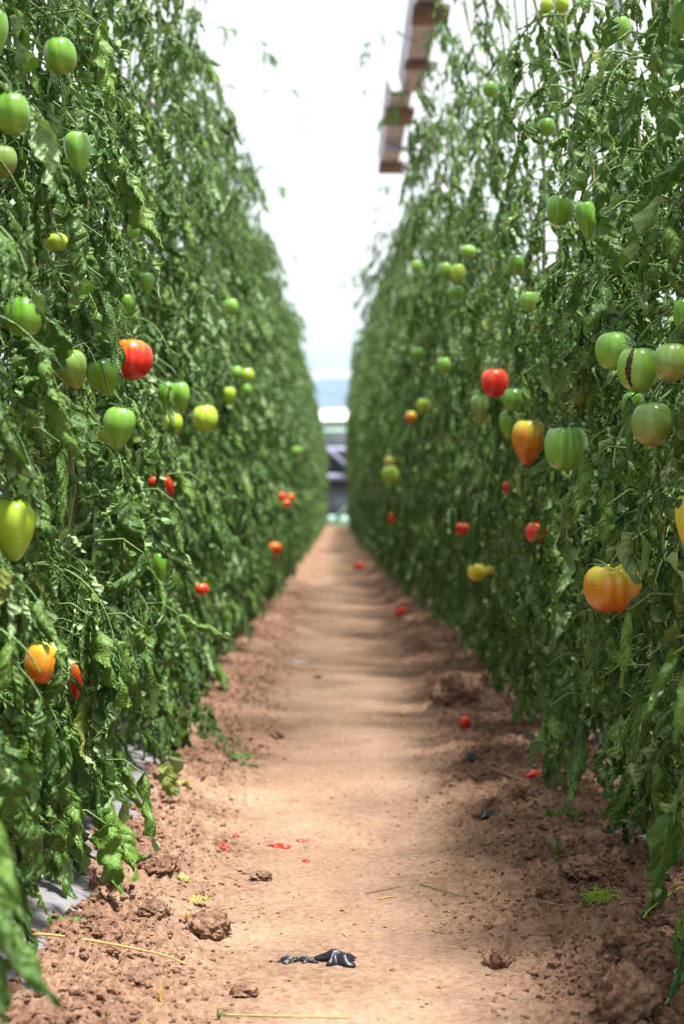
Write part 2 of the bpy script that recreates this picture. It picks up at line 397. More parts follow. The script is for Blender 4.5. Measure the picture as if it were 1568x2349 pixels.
# ------------------------------------------------------------------ leaves
def unit(v): return v / (np.linalg.norm(v) + 1e-12)
def leaflet(p0, d0, n0, L, Wd, rng, nv, nu, roll, bend, twist, grav, rnd, curl=0.0):
    """a puckered blade rolled about its midrib, hanging from p0"""
    t = unit(d0); b = unit(np.cross(t, n0)); n = np.cross(b, t)
    P = np.array(p0, float); ds = L / nv
    C_, Tn, Bn, Nn = [], [], [], []
    for i in range(nv + 1):
        C_.append(P.copy()); Tn.append(t); Bn.append(b); Nn.append(n)
        k = bend(i / nv) * ds
        ks = curl * ds * (i / nv) * 2
        t2 = unit(t * math.cos(k) - n * math.sin(k)); t2 = unit(t2 + np.array([0, 0, -1.0]) * grav * ds * (1.5 if i < nv * .4 else .35)); t2 = unit(t2 + b * ks)
        b = unit(b - t2 * b.dot(t2)); tw = twist * ds; n2 = np.cross(b, t2)
        b = unit(b * math.cos(tw) + n2 * math.sin(tw)); n = np.cross(b, t2); t = t2
        P = P + t * ds
    C_ = np.array(C_)[:, None]; Bn = np.array(Bn)[:, None]; Nn = np.array(Nn)[:, None]; Tn = np.array(Tn)[:, None]
    v = np.linspace(0, 1, nv + 1)[:, None]; u = np.linspace(-1, 1, nu + 1)[None, :]
    prof = np.sin(math.pi * np.clip(v, 0, 1) ** 0.72) ** 0.75 * (1 - 0.25 * v) + 0.02
    nl = 4.5; lob = 1 + 0.20 * (np.abs(((v * nl + 0.35 * rnd) % 1) - 0.35) * -1.6 + 0.45) * (v > 0.08)
    w = 0.5 * Wd * prof * lob
    s = u * w
    rl = roll * (0.70 + 0.30 * v) * (1 + 0.25 * np.sin(v * 5 + 9 * rnd)); kap = np.maximum(np.abs(rl) / (w + 1e-4), 1e-3) * np.sign(roll + 1e-9)
    x = np.sin(kap * s) / kap; z = (np.cos(kap * s) - 1) / kap
    side = np.sign(u) * 1.0
    kinks = 0.11 * Wd * np.sin(2 * math.pi * (2.1 * v + rnd * 5)) * np.sin(3 * u + 7 * rnd)
    pk = np.sin(2 * math.pi * (7 * v - 1.3 * np.abs(u) + 0.22 * side + 0.25 * np.sin(7 * v + 9 * rnd))) * (0.045 if nv > 30 else 0.015 if nv > 10 else 0) * Wd * np.abs(u) ** 0.8 * (prof > 0.05)
    fr = np.sin(2 * math.pi * (3.3 * v + rnd * 3) + side * 1.3) * 0.16 * Wd * np.abs(u) ** 2.0
    z = z + pk + fr + kinks + np.abs(u) ** 0.6 * 0.05 * Wd
    along = -0.16 * Wd * (np.abs(u) ** 1.3) * (1 - 2 * v) * 0.6 + 0.05 * Wd * np.abs(u) ** 2 * np.sin(2 * math.pi * nl * v)
    V = C_ + Bn * x[..., None] + Nn * z[..., None] + Tn * along[..., None]
    m = nu + 1
    i = np.arange(nv)[:, None] * m + np.arange(nu)[None, :]
    F = np.stack([i, i + 1, i + m + 1, i + m], -1).reshape(-1, 4)
    A = np.stack(np.broadcast_arrays(u, v, np.float64(rnd)), -1).reshape(-1, 3)
    return V.reshape(-1, 3), F, A
LOD = {'hi': (15, 6, 5), 'mid': (8, 4, 3), 'low': (5, 2, 3)}
def compound(seed, lod, droop=1.0, size=1.0, young=False):
    """a whole tomato leaf growing out along +X: [(rachis V,F)], [leaflets]"""
    rng = random.Random(seed); nv, nu, nt_ = LOD[lod]
    L = rng.uniform(0.17, 0.30) * size
    el = math.radians(rng.uniform(5, 55)); yawn = rng.uniform(-1.6, 1.6); n = 9
    t = np.array([math.cos(el), 0, math.sin(el)]); P = np.zeros(3); pts = [P.copy()]; ts = [t]
    g = rng.uniform(9, 17) * droop
    for i in range(n):
        ds = L / n
        t = unit(t + np.array([0, 0, -1.0]) * g * ds * (0.4 + i / n) + np.array([-t[1], t[0], 0]) * yawn * ds * 2)
        P = P + t * ds; pts.append(P.copy()); ts.append(t)
    pts = np.array(pts)
    rv, rf = tube(pts, np.linspace(0.0032, 0.0016, n + 1) * (0.8 + 0.3 * size), nt_)
    rach = (rv, rf, np.tile([0.0, 0.5, 0.5], (len(rv), 1)))
    out = []
    def add(i, sd, Lf, terminal=False):
        t = ts[i]; p = pts[i]
        h = np.cross(t, [0, 0, 1.0]); h = unit(h + 1e-6) * sd
        if terminal: d0 = unit(t + np.array([rng.uniform(-.3, .3), rng.uniform(-.3, .3), -.2]))
        else: d0 = unit(h * 0.9 + t * rng.uniform(.2, .9) + np.array([0, 0, rng.uniform(-.9, .1)]))
        nn = unit(np.array([rng.uniform(-.6, .9), rng.uniform(-.6, .6), 0.7]) + 0.4 * np.array([t[0], t[1], 0]))
        style = rng.random()
        if style < 0.50: roll, k0, k1 = rng.uniform(2.3, 4.6), rng.uniform(-8, 10), rng.uniform(-14, 22)       # rolled tube
        elif style < 0.74: roll, k0, k1 = rng.uniform(1.9, 3.4), rng.uniform(0, 12), rng.uniform(24, 70)       # hooked under
        elif style < 0.88: roll, k0, k1 = -rng.uniform(1.4, 3.4), rng.uniform(-4, 6), rng.uniform(-30, 22)     # cupped
        else: roll, k0, k1 = rng.uniform(0.8, 1.7), rng.uniform(0, 8), rng.uniform(0, 20)                      # nearly flat
        tw = rng.uniform(-17, 17); gr = rng.uniform(7, 24) * droop; cu = rng.uniform(-14, 14)
        if young: roll *= .6
        p0 = p; pet = Lf * (0.10 if terminal else 0.16)
        e1 = p0 + unit(d0 + t) * pet
        tv, tf = tube([p0, (p0 + e1) / 2 + [0, 0, .001], e1], 0.0012 * (0.8 + 0.3 * size), nt_)
        V1, F1, A1 = leaflet(e1, d0, nn, Lf, Lf * rng.uniform(0.34, 0.62), rng, nv, nu, roll, lambda q: k0 + k1 * q * q, tw, gr, rng.random(), cu)
        out.append(join([(tv, tf, np.tile([0.0, 0.5, 0.5], (len(tv), 1))), (V1, F1, A1)]))
    big = rng.uniform(0.075, 0.145) * size
    add(n, 1, big * 1.1, True)
    for frac, sc_ in ((0.86, .85), (0.60, .95), (0.36, .7)):
        for sd in (-1, 1):
            if rng.random() < 0.93: add(max(1, min(n, int(frac * n + rng.uniform(-.6, .6)))), sd, big * sc_ * rng.uniform(.75, 1.1))
    for q in range(rng.randint(2, 4)): add(rng.randint(3, n - 1), rng.choice((-1, 1)), big * rng.uniform(.25, .42))
    return rach, out
LIB = {}
def lib(lod):
    if lod not in LIB: LIB[lod] = [compound(900 + k, lod) for k in range(56 if lod == 'hi' else 30)]
    return LIB[lod]
def rotz(V, a):
    c, s = math.cos(a), math.sin(a); return V @ np.array([[c, s, 0], [-s, c, 0], [0, 0, 1]])

def wobble_stem(rng, h, x0, y0):
    ph = [rng.uniform(0, 6.28) for _ in range(4)]
    zs = np.linspace(-0.03, h, 40)
    return np.stack([x0 + 0.03 * np.sin(zs * 2.1 + ph[0]) + 0.012 * np.sin(zs * 7 + ph[1]) - x0 * 0.4 * zs / h, y0 + 0.035 * np.sin(zs * 1.7 + ph[2]) + 0.012 * np.sin(zs * 6 + ph[3]), zs], -1)

def plant_arrays(seed, lod, n_leaf, side, h=3.15, holes=None, origin=None, lean=0.0, bot=1.0, topd=0.6):
    """foliage of one plant. side: sign of the row, its aisle face looks towards -side x.
    holes: [(px, py, rx, ry, depth)] fruits to leave open to the aisle"""
    rng = random.Random(seed)
    stems = [wobble_stem(rng, h * rng.uniform(.93, 1.02), side * dx, dy) for dx, dy in ((-0.10, -0.08), (0.08, 0.10))]
    leaves = lib(lod); back = lib({'hi': 'mid', 'mid': 'low', 'low': 'low'}[lod]); parts = []
    for i in range(n_leaf):
        # denser low down, thinner at the top
        z = h * rng.random() ** 0.93
        keep = np.interp(z, [0, 0.5, 1.3, 2.2, 3.2], [bot, bot, 1.0, topd + .06, topd * 0.8])
        if rng.random() > keep: continue
        st = rng.choice(stems); j = min(len(st) - 1, max(0, int((z + 0.03) / (st[-1, 2] + .03) * 39)))
        p = st[j].copy(); p[2] = min(z, st[-1, 2]); 
        az = math.pi if side > 0 else 0.0            # aisle side
        if rng.random() < 0.62: a = az + rng.gauss(0, 0.85)
        else: a = rng.uniform(-math.pi, math.pi)
        s = rng.uniform(0.75, 1.18) * float(np.interp(z, [0, 1.0, 2.5, 3.2], [1.0, 1.05, 0.85, 0.6]))
        facing = math.cos(a - az) > -0.15 and (lod != 'hi' or z < 2.6)      # leaves turned to the aisle are modelled finest
        src = leaves if facing else back
        rach, lfs = src[rng.randrange(len(src))]
        mirror = rng.random() < 0.5
        p = p + np.array([0, 0, 0.20 * max(0.0, 1 - z / 0.6)])
        def place(part):
            V = part[0] * s
            V = rotz(V, a) + p
            V = V + np.array([side * 0.0 - lean * 0, 0, 0]) 
            # pieces that would sink into the soil come to rest on it
            lowz = 0.05
            V[:, 2] = np.where(V[:, 2] < lowz, lowz + (V[:, 2] - lowz) * 0.08, V[:, 2])
            return V, part[1], part[2]
        chunk = [place(rach)]
        for lf in lfs:
            q = place(lf); ok = True
            if holes:
                Wv = q[0].copy()
                if lean: Wv = Wv @ np.array([[math.cos(lean), 0, -math.sin(lean)], [0, 1, 0], [math.sin(lean), 0, math.cos(lean)]])
                Wv = Wv + origin
                pp = project(Wv[::2]); dd = Wv[::2, 1]
                for (hx, hy, rx, ry, hd, hide) in holes:
                    ins = (((pp[:, 0] - hx) / rx) ** 2 + ((pp[:, 1] - hy) / ry) ** 2 < hide) & (dd < hd + 0.05)
                    if ins.any(): ok = False; break
            if ok: chunk.append(q)
        if holes and len(chunk) - 1 < 0.6 * len(lfs): continue
        parts += chunk
    return stems, join(parts)
def stem_mesh(stems, sides=6, crown=0.006):
    return join([tube(s, np.linspace(0.0085, 0.0035, len(s)), sides) for s in stems])

# ------------------------------------------------------------------ fruit list: pixel centre, width, height, colour, shape, label
# shape: h heart, r round ribbed, b broad beefsteak ; hide: 1 = keep the whole face open, smaller = leaves may overlap its rim
TOM = [
 (-8, 75, 56, 100, 'pale', 'h', 1, 'pale green tomato cut by the picture edge high in the left row'),
 (178, 350, 64, 92, 'pale', 'h', .9, 'shiny pale green heart tomato hanging alone high in the left row'),
 (138, 130, 76, 80, 'green', 'r', .35, 'green tomato half hidden by leaves near the top of the left row'),
 (28, 262, 84, 90, 'green', 'r', .3, 'large green tomato behind drooping leaves, above and left of the shiny pale heart tomato'),
 (8, 372, 60, 70, 'olive', 'r', .4, 'dull olive tomato in shadow at the left picture edge below a large green one'),
 (55, 728, 84, 88, 'green', 'r', .5, 'green tomato behind leaves in the left row, above and left of the red one'),
 (163, 850, 80, 88, 'olive', 'h', .6, 'dark green heart tomato directly left of the seamed green heart tomato'),
 (236, 866, 76, 86, 'green', 'h', 1, 'sharp green heart tomato with a brown seam, just left of the red tomato'),
 (300, 827, 94, 90, 'half', 'r', .9, 'big ripe red tomato with yellow shoulder and a curled leaf across it, left row'),
 (272, 985, 76, 98, 'pale', 'h', 1, 'pale green heart tomato hanging below the red tomato of the left row'),
 (234, 1005, 26, 44, 'lime', 'h', .7, 'small lime green tomato tucked left of the pale heart tomato'),
 (382, 910, 46, 66, 'green', 'h', .8, 'blurred green tomato, left of a touching pair in the left row'),
 (415, 912, 44, 68, 'pale', 'h', .9, 'blurred pale green tomato, right of a touching pair in the left row'),
 (470, 962, 60, 62, 'lime', 'r', 1, 'bright yellow-green round tomato in the middle of the left row'),
 (398, 972, 42, 46, 'lime', 'r', .7, 'lime tomato behind leaves just below the touching pair, left row'),
 (526, 910, 30, 42, 'lime', 'h', .9, 'small blurred lime tomato right of and above the bright yellow-green one'),
 (568, 862, 28, 32, 'lime', 'r', .9, 'blurred lime tomato, upper one of a small cluster down the left row'),
 (543, 856, 26, 30, 'pale', 'r', .9, 'blurred pale tomato at the left of a small cluster down the left row'),
 (566, 896, 24, 28, 'green', 'r', .8, 'blurred green tomato, lowest of a small cluster down the left row'),
 (530, 705, 32, 38, 'pale', 'r', 1, 'single pale green tomato high and far down the left row'),
 (390, 1115, 28, 48, 'red', 'h', .5, 'narrow dark red tomato glimpsed between leaves of the left row'),
 (352, 1106, 22, 22, 'red', 'r', .5, 'small dark red tomato half hidden left of the narrow red one'),
 (647, 1140, 17, 19, 'red', 'r', 1, 'tiny red tomato, upper left of a far cluster of three'),
 (666, 1143, 17, 21, 'half', 'r', 1, 'tiny orange-red tomato, upper right of a far cluster of three'),
 (655, 1157, 23, 21, 'red', 'h', 1, 'dark red tomato, lowest of a far cluster of three'),
 (630, 1262, 33, 34, 'half', 'h', 1, 'blurred red heart tomato low and far down the left row'),
 (30, 1218, 106, 142, 'lime', 'h', 1, 'very large yellow-green heart tomato at the left picture edge'),
 (367, 1302, 34, 66, 'green', 'h', .6, 'long green tomato low in the left row behind a curled leaf'),
 (96, 1520, 76, 96, 'orange', 'r', .55, 'orange tomato half covered by leaves low in the left row'),
 (176, 1562, 40, 84, 'half', 'h', .6, 'red-orange tomato low in the left row, right of the half covered orange one'),
 (292, 700, 34, 48, 'green', 'h', .6, 'green tomato behind leaves, above the red tomato of the left row'),
 (337, 652, 34, 52, 'pale', 'h', .6, 'pale grey-green blurred tomato above and right of the red tomato, left row'),
 (306, 530, 30, 34, 'pale', 'r', .6, 'small pale tomato deep in leaves in the upper left row'),
 (130, 556, 52, 40, 'lime', 'r', .5, 'lime tomato top showing between leaves midway up the left row'),
 (463, 1352, 32, 26, 'red', 'r', .5, 'dark red tomato in deep shade low in the left row'),
 (680, 1036, 24, 24, 'pale', 'r', 1, 'pale green tomato very far down the left row'),
 (1283, 482, 62, 68, 'green', 'r', 1, 'round ribbed green tomato with spiky calyx high in the right row'),
 (1345, 506, 50, 86, 'green', 'h', 1, 'pointed green heart tomato right of the round ribbed one, high in the right row'),
 (1408, 806, 84, 86, 'pale', 'r', 1, 'smooth pale green tomato touching the cracked one, right row'),
 (1463, 848, 96, 100, 'pale', 'r', 1, 'pale green tomato split by a brown healed crack, right row'),
 (1540, 832, 80, 84, 'olive', 'r', .4, 'shaded dark green tomato behind the cracked one'),
 (1450, 938, 56, 76, 'green', 'h', .6, 'green tomato behind a hanging curled leaf below the cracked tomato'),
 (1496, 975, 92, 98, 'olive', 'r', .7, 'large olive-green tomato lower right of the cracked tomato'),
 (1210, 1016, 82, 102, 'orange', 'h', 1, 'orange heart tomato with a pointed tip in the right row'),
 (1297, 1030, 100, 100, 'pale', 'b', .95, 'broad green beefsteak tomato right beside the orange heart tomato'),
 (1167, 975, 48, 66, 'green', 'h', .8, 'green tomato behind and left of the orange heart tomato'),
 (1100, 940, 46, 66, 'olive', 'h', .9, 'dim green tomato left of and below the red one of the right row'),
 (1176, 918, 48, 52, 'green', 'r', .7, 'green tomato between the red one and the orange heart tomato'),
 (1135, 879, 64, 64, 'red', 'r', 1, 'glossy bright red tomato in the upper middle of the right row'),
 (1405, 1350, 126, 108, 'orange', 'b', .92, 'huge ribbed orange beefsteak tomato low in the right row'),
 (1228, 1222, 46, 46, 'red', 'r', .9, 'red tomato with a pale leaf tip over it, low in the right row'),
 (1160, 1121, 16, 30, 'red', 'h', .8, 'sliver of a small red tomato left of and above the low red one, right row'),
 (895, 1090, 40, 42, 'lime', 'r', 1, 'blurred yellow-green tomato far down the right row under a yellow one'),
 (893, 1058, 22, 20, 'yellow', 'r', 1, 'tiny yellow tomato above the blurred yellow-green one, right row'),
 (970, 930, 30, 32, 'lime', 'r', 1, 'bright lime tomato far down the right row, standing out alone'),
 (942, 957, 26, 26, 'orange', 'r', .7, 'dim orange-brown tomato just below the bright lime one, right row'),
 (1093, 1313, 42, 40, 'yellow', 'r', 1, 'yellow tomato low in the right row'),
 (1122, 1308, 22, 20, 'yellow', 'r', .7, 'small yellow tomato touching the right of a bigger yellow one'),
 (1062, 1215, 36, 28, 'red', 'r', .6, 'dark red tomato in shade left of the low red one, right row'),
 (900, 1190, 17, 26, 'red', 'h', .9, 'tiny dark red tomato far down the right row at knee height'),
 (1183, 606, 36, 42, 'green', 'r', .8, 'blurred green tomato high in the right row, below the pointed heart'),
 (1213, 692, 42, 46, 'pale', 'r', .8, 'bright pale green tomato behind a leaf, above the red one of the right row'),
 (1073, 578, 34, 30, 'pale', 'r', .9, 'pale blurred tomato in the upper right row, at the top of a loose cluster'),
 (1020, 619, 30, 32, 'pale', 'r', .9, 'bright pale blurred tomato at the left of a loose cluster, upper right row'),
 (1051, 626, 34, 40, 'lime', 'r', .9, 'lime blurred tomato in the middle of a loose cluster, upper right row'),
 (955, 612, 26, 30, 'pale', 'r', 1, 'small pale tomato high and far down the right row'),
 (1046, 672, 36, 32, 'green', 'r', .8, 'green blurred tomato at the bottom of a loose cluster, upper right row'),
 (1253, 292, 38, 40, 'green', 'r', .8, 'green tomato very high in the right row against the bright sky'),
 (1252, 14, 30, 32, 'lime', 'r', .8, 'left tomato of a lime pair at the top edge of the picture'),
 (1288, 10, 36, 36, 'lime', 'r', .8, 'right tomato of a lime pair at the top edge of the picture'),
 (1425, 66, 44, 52, 'pale', 'r', .6, 'pale green tomato behind leaves in the top right of the right row'),
 (1562, 36, 60, 92, 'green', 'h', 1, 'green tomato cut by the picture edge at the top of the right row'),
 (1570, 1192, 48, 112, 'yellow', 'h', 1, 'yellow-orange tomato cut by the right picture edge at middle height'),
 (1566, 722, 44, 70, 'green', 'r', .8, 'green tomato cut by the right picture edge above the cracked tomato'),
 (957, 812, 30, 30, 'green', 'r', .9, 'blurred green tomato far down the right row, left one of two'),
 (1017, 838, 34, 36, 'pale', 'r', .9, 'blurred pale green tomato left of the bright red one, right row'),
 (1124, 205, 36, 34, 'green', 'r', .7, 'blurred green tomato near the top of the right row'),
]
def fruit_depth(px, py, w):
    side = -1 if px < VX else 1
    d = 4.0
    for _ in range(30):
        z = CP[2] + ray(px, py)[2] * d; f = min(1, max(0, z / 3.15))
        lat = base_face(side, d) * (1 - f) + top_face(side, d) * f
        lat = lat + side * (-0.10 if d > 7.5 else -0.045 if d > 5 else 0.02) * (1 if d < 20 else 2)
        d = 0.5 * d + 0.5 * abs(lat / ray(px, py)[0])
    return d
FR = []
for t_ in TOM:
    px, py, w, h_, colr, shp, hide, lab = t_
    if abs(px - VX) < 60: d = 26
    d = fruit_depth(px, py, w)
    size = w * d / FPX
    if size > 0.125: d *= 0.125 / size
    if size < 0.05: d = d * (0.8 + 0.2 * 1) * min(1.12, 0.05 / size)
    FR.append((t_, d))
HOLES = [(t[0], t[1], t[2] * .5, t[3] * .5, d, t[6] * .62) for t, d in FR]

# ------------------------------------------------------------------ tomato plants
def short(lab): return lab
SP = 0.42
plants = []      # (side, y, objects...)
def plant_root(side, y, rng, h):
    zf = 0.5 * (base_face(side, y) + top_face(side, y))
    bx = base_face(side, y) + side * 0.29; tx = top_face(side, y) + side * float(np.interp(y, [9, 18], [0.24, 0.13]))
    lean = math.atan((tx - bx) / h)
    return bx, lean
# individually grown plants, near to the camera
def build_plant(side, y, lod, n_leaf, seed, topd, bot):
    rng = random.Random(seed); bx, lean = plant_root(side, y, rng, 3.15)
    z0 = 0.03
    org = np.array([bx, y, z0])
    holes = [h for h in HOLES if (h[0] - VX) * side > 0 and abs(h[4] - y) < 2.2 or (h[0]-VX)*side > 0 and h[4] > y]
    hh = (3.18 if side < 0 else 3.25) + rng.uniform(-.12, .12)
    stems, fol = plant_arrays(seed, lod, n_leaf, side, hh, holes, org, lean, bot, topd)
    root = empty('tomato_plant', org, (0, lean, 0))
    sm = stem_mesh(stems, 6 if lod == 'hi' else 4)
    obj('stem', mesh('stem', *sm), M['stem'], root)
    obj('foliage', mesh('foliage', *fol), M['leaf'], root)
    tw = [stems[0][0] + [0.012, 0.0, 0]] + [stems[0][k] + [0.012 * math.cos(k), 0.012 * math.sin(k), 0] for k in range(3, 40, 3)] + [stems[0][-1] + [0, 0, 0.25]]
    obj('support_string', mesh('support_string', *tube(tw, 0.0018, 4)), M['twine'], root)
    return root
y = 1.75; k = 0
near = []
while y < 7.6:
    for side in (-1, 1):
        yy = y + R.uniform(-.05, .05) + (0.2 if side > 0 else 0)
        lod = 'hi' if 2.1 < y < 5.2 else 'mid'
        dens = 235 if y < 6.6 else 235
        topd = 0.40 if side < 0 else 0.18
        if y < 2.1: dens = 90
        near.append((side, yy, build_plant(side, yy, lod, dens, 1000 + k, topd, 1.25)))
        k += 1
    y += SP
# the rest of both rows: copies of eight well-grown plants
protos = {}
for side in (-1, 1):
    protos[side] = []
    for q in range(4):
        st, fol = plant_arrays(3000 + q + 50 * side, 'mid', 225, side, 3.15, None, None, 0, 1.2, 0.62 if side < 0 else 0.45)
        st2, fol2 = plant_arrays(3000 + q + 50 * side, 'low', 210, side, 3.15, None, None, 0, 1.2, 0.85)
        ms, mf, mf2 = mesh('stem', *stem_mesh(st, 4)), mesh('foliage', *fol), mesh('foliage', *fol2)
        ms.materials.append(M['stem']); mf.materials.append(M['leaf']); mf2.materials.append(M['leaf'])
        protos[side].append((ms, mf, mf2))
far = []
while y < ROW_END:
    for side in (-1, 1):
        bx, lean = plant_root(side, y, R, 3.15)
        ms, mf, mf2 = R.choice(protos[side])
        root = empty('tomato_plant', (bx + R.uniform(-.03, .03), y + R.uniform(-.06, .06), 0.02), (R.uniform(-.03, .03), lean, R.uniform(-.25, .25)))
        s = R.uniform(.96, 1.06); root.scale = (1, 1, s)
        obj('stem', ms, None, root); obj('foliage', mf if y < 24 else mf2, None, root)
        far.append((side, y, root))
    y += SP
for side, yy, root in near:
    best = None
    for t, d in FR:
        if (t[0] - VX) * side > 0 and abs(d - yy) < SP * 0.55:
            if best is None or t[2] > best[0][2]: best = (t, d)
    rowname = 'left' if side < 0 else 'right'
    if best is None:
        tag(root, 'tall leafy tomato plant in the near part of the %s row' % rowname, 'tomato plant', 'fruitless plants in the near %s row' % rowname)
    else:
        words = best[0][7].replace(' in the left row', '').replace(' in the right row', '').replace(', left row', '').replace(', right row', '')
        words = words.split(',')[0].split(' with ')[0].split(' at the ')[0].split(' of the ')[0]
        tag(root, ('%s row tomato plant carrying the ' % rowname) + ' '.join(words.split()[:10]), 'tomato plant', 'plants of the near %s row' % rowname)
for side, yy, root in far:
    rowname = 'left' if side < 0 else 'right'
    tag(root, 'tall blurred tomato plant in the far part of the %s row' % rowname, 'tomato plant', 'plants of the far %s row' % rowname)

# ------------------------------------------------------------------ tomatoes
def tomato_mesh(shape, w, h, rng, nth=40, nph=56):
    t = np.linspace(0, 1, nth + 1)[:, None]; ph = np.linspace(0, 2 * math.pi, nph, endpoint=False)[None, :]
    nl = rng.choice((5, 6, 7)) if shape != 'b' else rng.choice((8, 9))
    p0 = rng.uniform(0, 6.28)
    amp = {'h': 0.045, 'r': 0.05, 'b': 0.10}[shape]
    if shape == 'h': rad = np.sin(math.pi * t ** 0.84) ** 0.86 * (1 - 0.16 * t); z = np.cos(math.pi * t ** 0.96) - 0.30 * sstep(0.66, 1.0, t)
    elif shape == 'r': rad = np.sin(math.pi * t ** 0.94) ** 0.78; z = np.cos(math.pi * t)
    else: rad = np.sin(math.pi * t ** 0.92) ** 0.66; z = np.cos(math.pi * t)
    z = z - (0.16 if shape != 'b' else 0.30) * np.exp(-(rad / 0.34) ** 2) * (t < .5)
    gr = np.abs(np.cos(nl * (ph + 0.25 * np.sin(2 * ph + p0)) / 2 + p0)) ** 0.45
    fade = np.exp(-t * 2.0) if shape == 'h' else 0.35 + 0.65 * np.exp(-t * 2)
    fac = 1 - amp * 2.2 * (1 - gr) * fade - 0.03 * np.cos(2 * ph + p0 * 2) - 0.02 * np.cos(3 * ph + p0)
    z = z + (0.05 if shape != 'b' else .10) * (gr - 1) * np.exp(-((t - .12) / .13) ** 2) + z * 0
    X = rad * fac * np.cos(ph); Y = rad * fac * np.sin(ph); Z = z + X * 0
    if shape == 'h': X = X + 0.07 * sstep(.6, 1, t)
    X *= w / 2 / .97; Y *= w / 2 / .97
    zl, zh = Z.min(), Z.max(); Z = (Z - (zl + zh) / 2) / (zh - zl) * h
    V = np.stack([X, Y, Z], -1).reshape(-1, 3)
    F = [(i * nph + j, (i + 1) * nph + j, (i + 1) * nph + (j + 1) % nph, i * nph + (j + 1) % nph) for i in range(nth) for j in range(nph)]
    top = V[:nph].mean(0)
    return V, np.array(F), top, V[-nph:].mean(0)
def calyx_mesh(top, w, rng, spiky=1.0):
    parts = []
    for k in range(6):
        a = k / 6 * 6.28 + rng.uniform(-.3, .3); L = w * rng.uniform(.34, .52) * spiky
        up = rng.uniform(-.3, .7)
        pts = [top + np.array([math.cos(a), math.sin(a), 0]) * L * q + [0, 0, w * (0.02 + 0.10 * math.sin(q * 2.2) * (1 + up) + up * 0.22 * q * q)] for q in np.linspace(0, 1, 7)]
        parts.append(tube(pts, [w * .028 * (1 - q) ** .6 + 0.0003 for q in np.linspace(0, 1, 7)], 5))
    return join(parts)
rt = random.Random(5)
hero = {}
for t_, d in FR:
    px, py, w, h_, colr, shp, hide, lab = t_
    r = ray(px, py); c = CP + r * d; sc_ = d / FPX
    w3, h3 = w * sc_ / 1.0, h_ * sc_ / 1.0
    root = empty('tomato', c, (rt.uniform(-.14, .14), rt.uniform(-.14, .14), rt.uniform(0, 6.28)))
    if 'seam' in lab: root.rotation_euler = (0.10, -0.30, 0.4)
    if 'orange heart tomato with' in lab: root.rotation_euler = (0.0, 0.10, 0.2)
    if 'cracked' in lab and False: pass
    tag(root, lab, 'tomato', 'tomatoes hanging in the %s row' % ('left' if px < VX else 'right'))
    det = 1 if w > 40 else .5
    V, F, top, bot = tomato_mesh(shp, w3, h3, rt, int(44 * det), int(60 * det))
    body = obj('fruit', mesh('fruit', V, F), T[colr], root)
    if w > 20:
        obj('calyx', mesh('calyx', *calyx_mesh(top, w3, rt, 1.5 if 'spiky' in lab or 'seam' in lab else 1.0)), M['calyx'], root)
        sd = -1 if px < VX else 1
        a = root.rotation_euler.to_matrix().inverted() @ Vector((sd * 0.10, rt.uniform(-.03, .03), 0.05)); a = np.array(a)
        u_ = np.array(root.rotation_euler.to_matrix().inverted() @ Vector((0, 0, 1)))
        pts = [top - u_ * w3 * .04, top + u_ * 0.02, top + u_ * 0.04 + a * .25, top + u_ * 0.05 + a * .7, top + u_ * 0.045 + a * 1.3]
        obj('fruit_stalk', mesh('fruit_stalk', *tube(pts, [.0034, .0028, .0032, .0026, .0026], 6)), M['stem'], root)
    if w > 60:
        obj('blossom_scar', mesh('blossom_scar', *pinch([bot + [0, 0, .003], bot + [0.0005, 0, -.002]], [w3 * .028, w3 * .018], 7)), M['scar'], root)
    hero[lab] = (root, V, w3, h3)
# the healed crack down the pale tomato and the seam of the green heart one: strips laid on the skin
def skin_strip(lab, name, az, t0, t1, wd, mat):
    root, V, w3, h3 = hero[lab]
    nph = 60; nth = 44
    rot = root.rotation_euler.to_matrix(); 
    G = V.reshape(nth + 1, nph, 3)
    want = np.array(rot.inverted() @ Vector(az))
    j = int(round((math.atan2(want[1], want[0]) % (2 * math.pi)) / (2 * math.pi) * nph)) % nph
    rr = random.Random(3); L = []; 
    i0, i1 = int(t0 * nth), int(t1 * nth)
    for i in range(i0, i1 + 1):
        q = (i - i0) / (i1 - i0); c = G[i, j] * 0.5 + G[i, (j + 1) % nph] * 0.5
        tang = unit(G[i, (j + 1) % nph] - G[i, j - 1]); out = unit(c * np.array([1, 1, .6]))
        ww = wd * (0.25 + math.sin(math.pi * q) ** .7) * rr.uniform(.7, 1.25)
        off = tang * wd * 0.8 * math.sin(q * 7) * .4
        L += [c + off - tang * ww - out * .0005, c + off - tang * ww * .5 + out * .0013, c + off + out * .0002, c + off + tang * ww * .5 + out * .0013, c + off + tang * ww - out * .0005]
    n = i1 - i0
    F = [(a * 5 + b, a * 5 + b + 1, (a + 1) * 5 + b + 1, (a + 1) * 5 + b) for a in range(n) for b in range(4)]
    o = obj(name, mesh(name, np.array(L), np.array(F)), mat, root); return o
skin_strip('pale green tomato split by a brown healed crack, right row', 'crack', (-0.75, -0.8, 0), (.12), .80, .0055, M['crack'])
skin_strip('sharp green heart tomato with a brown seam, just left of the red tomato', 'seam', (0.15, -1, 0), .10, .97, .0009, M['crack'])

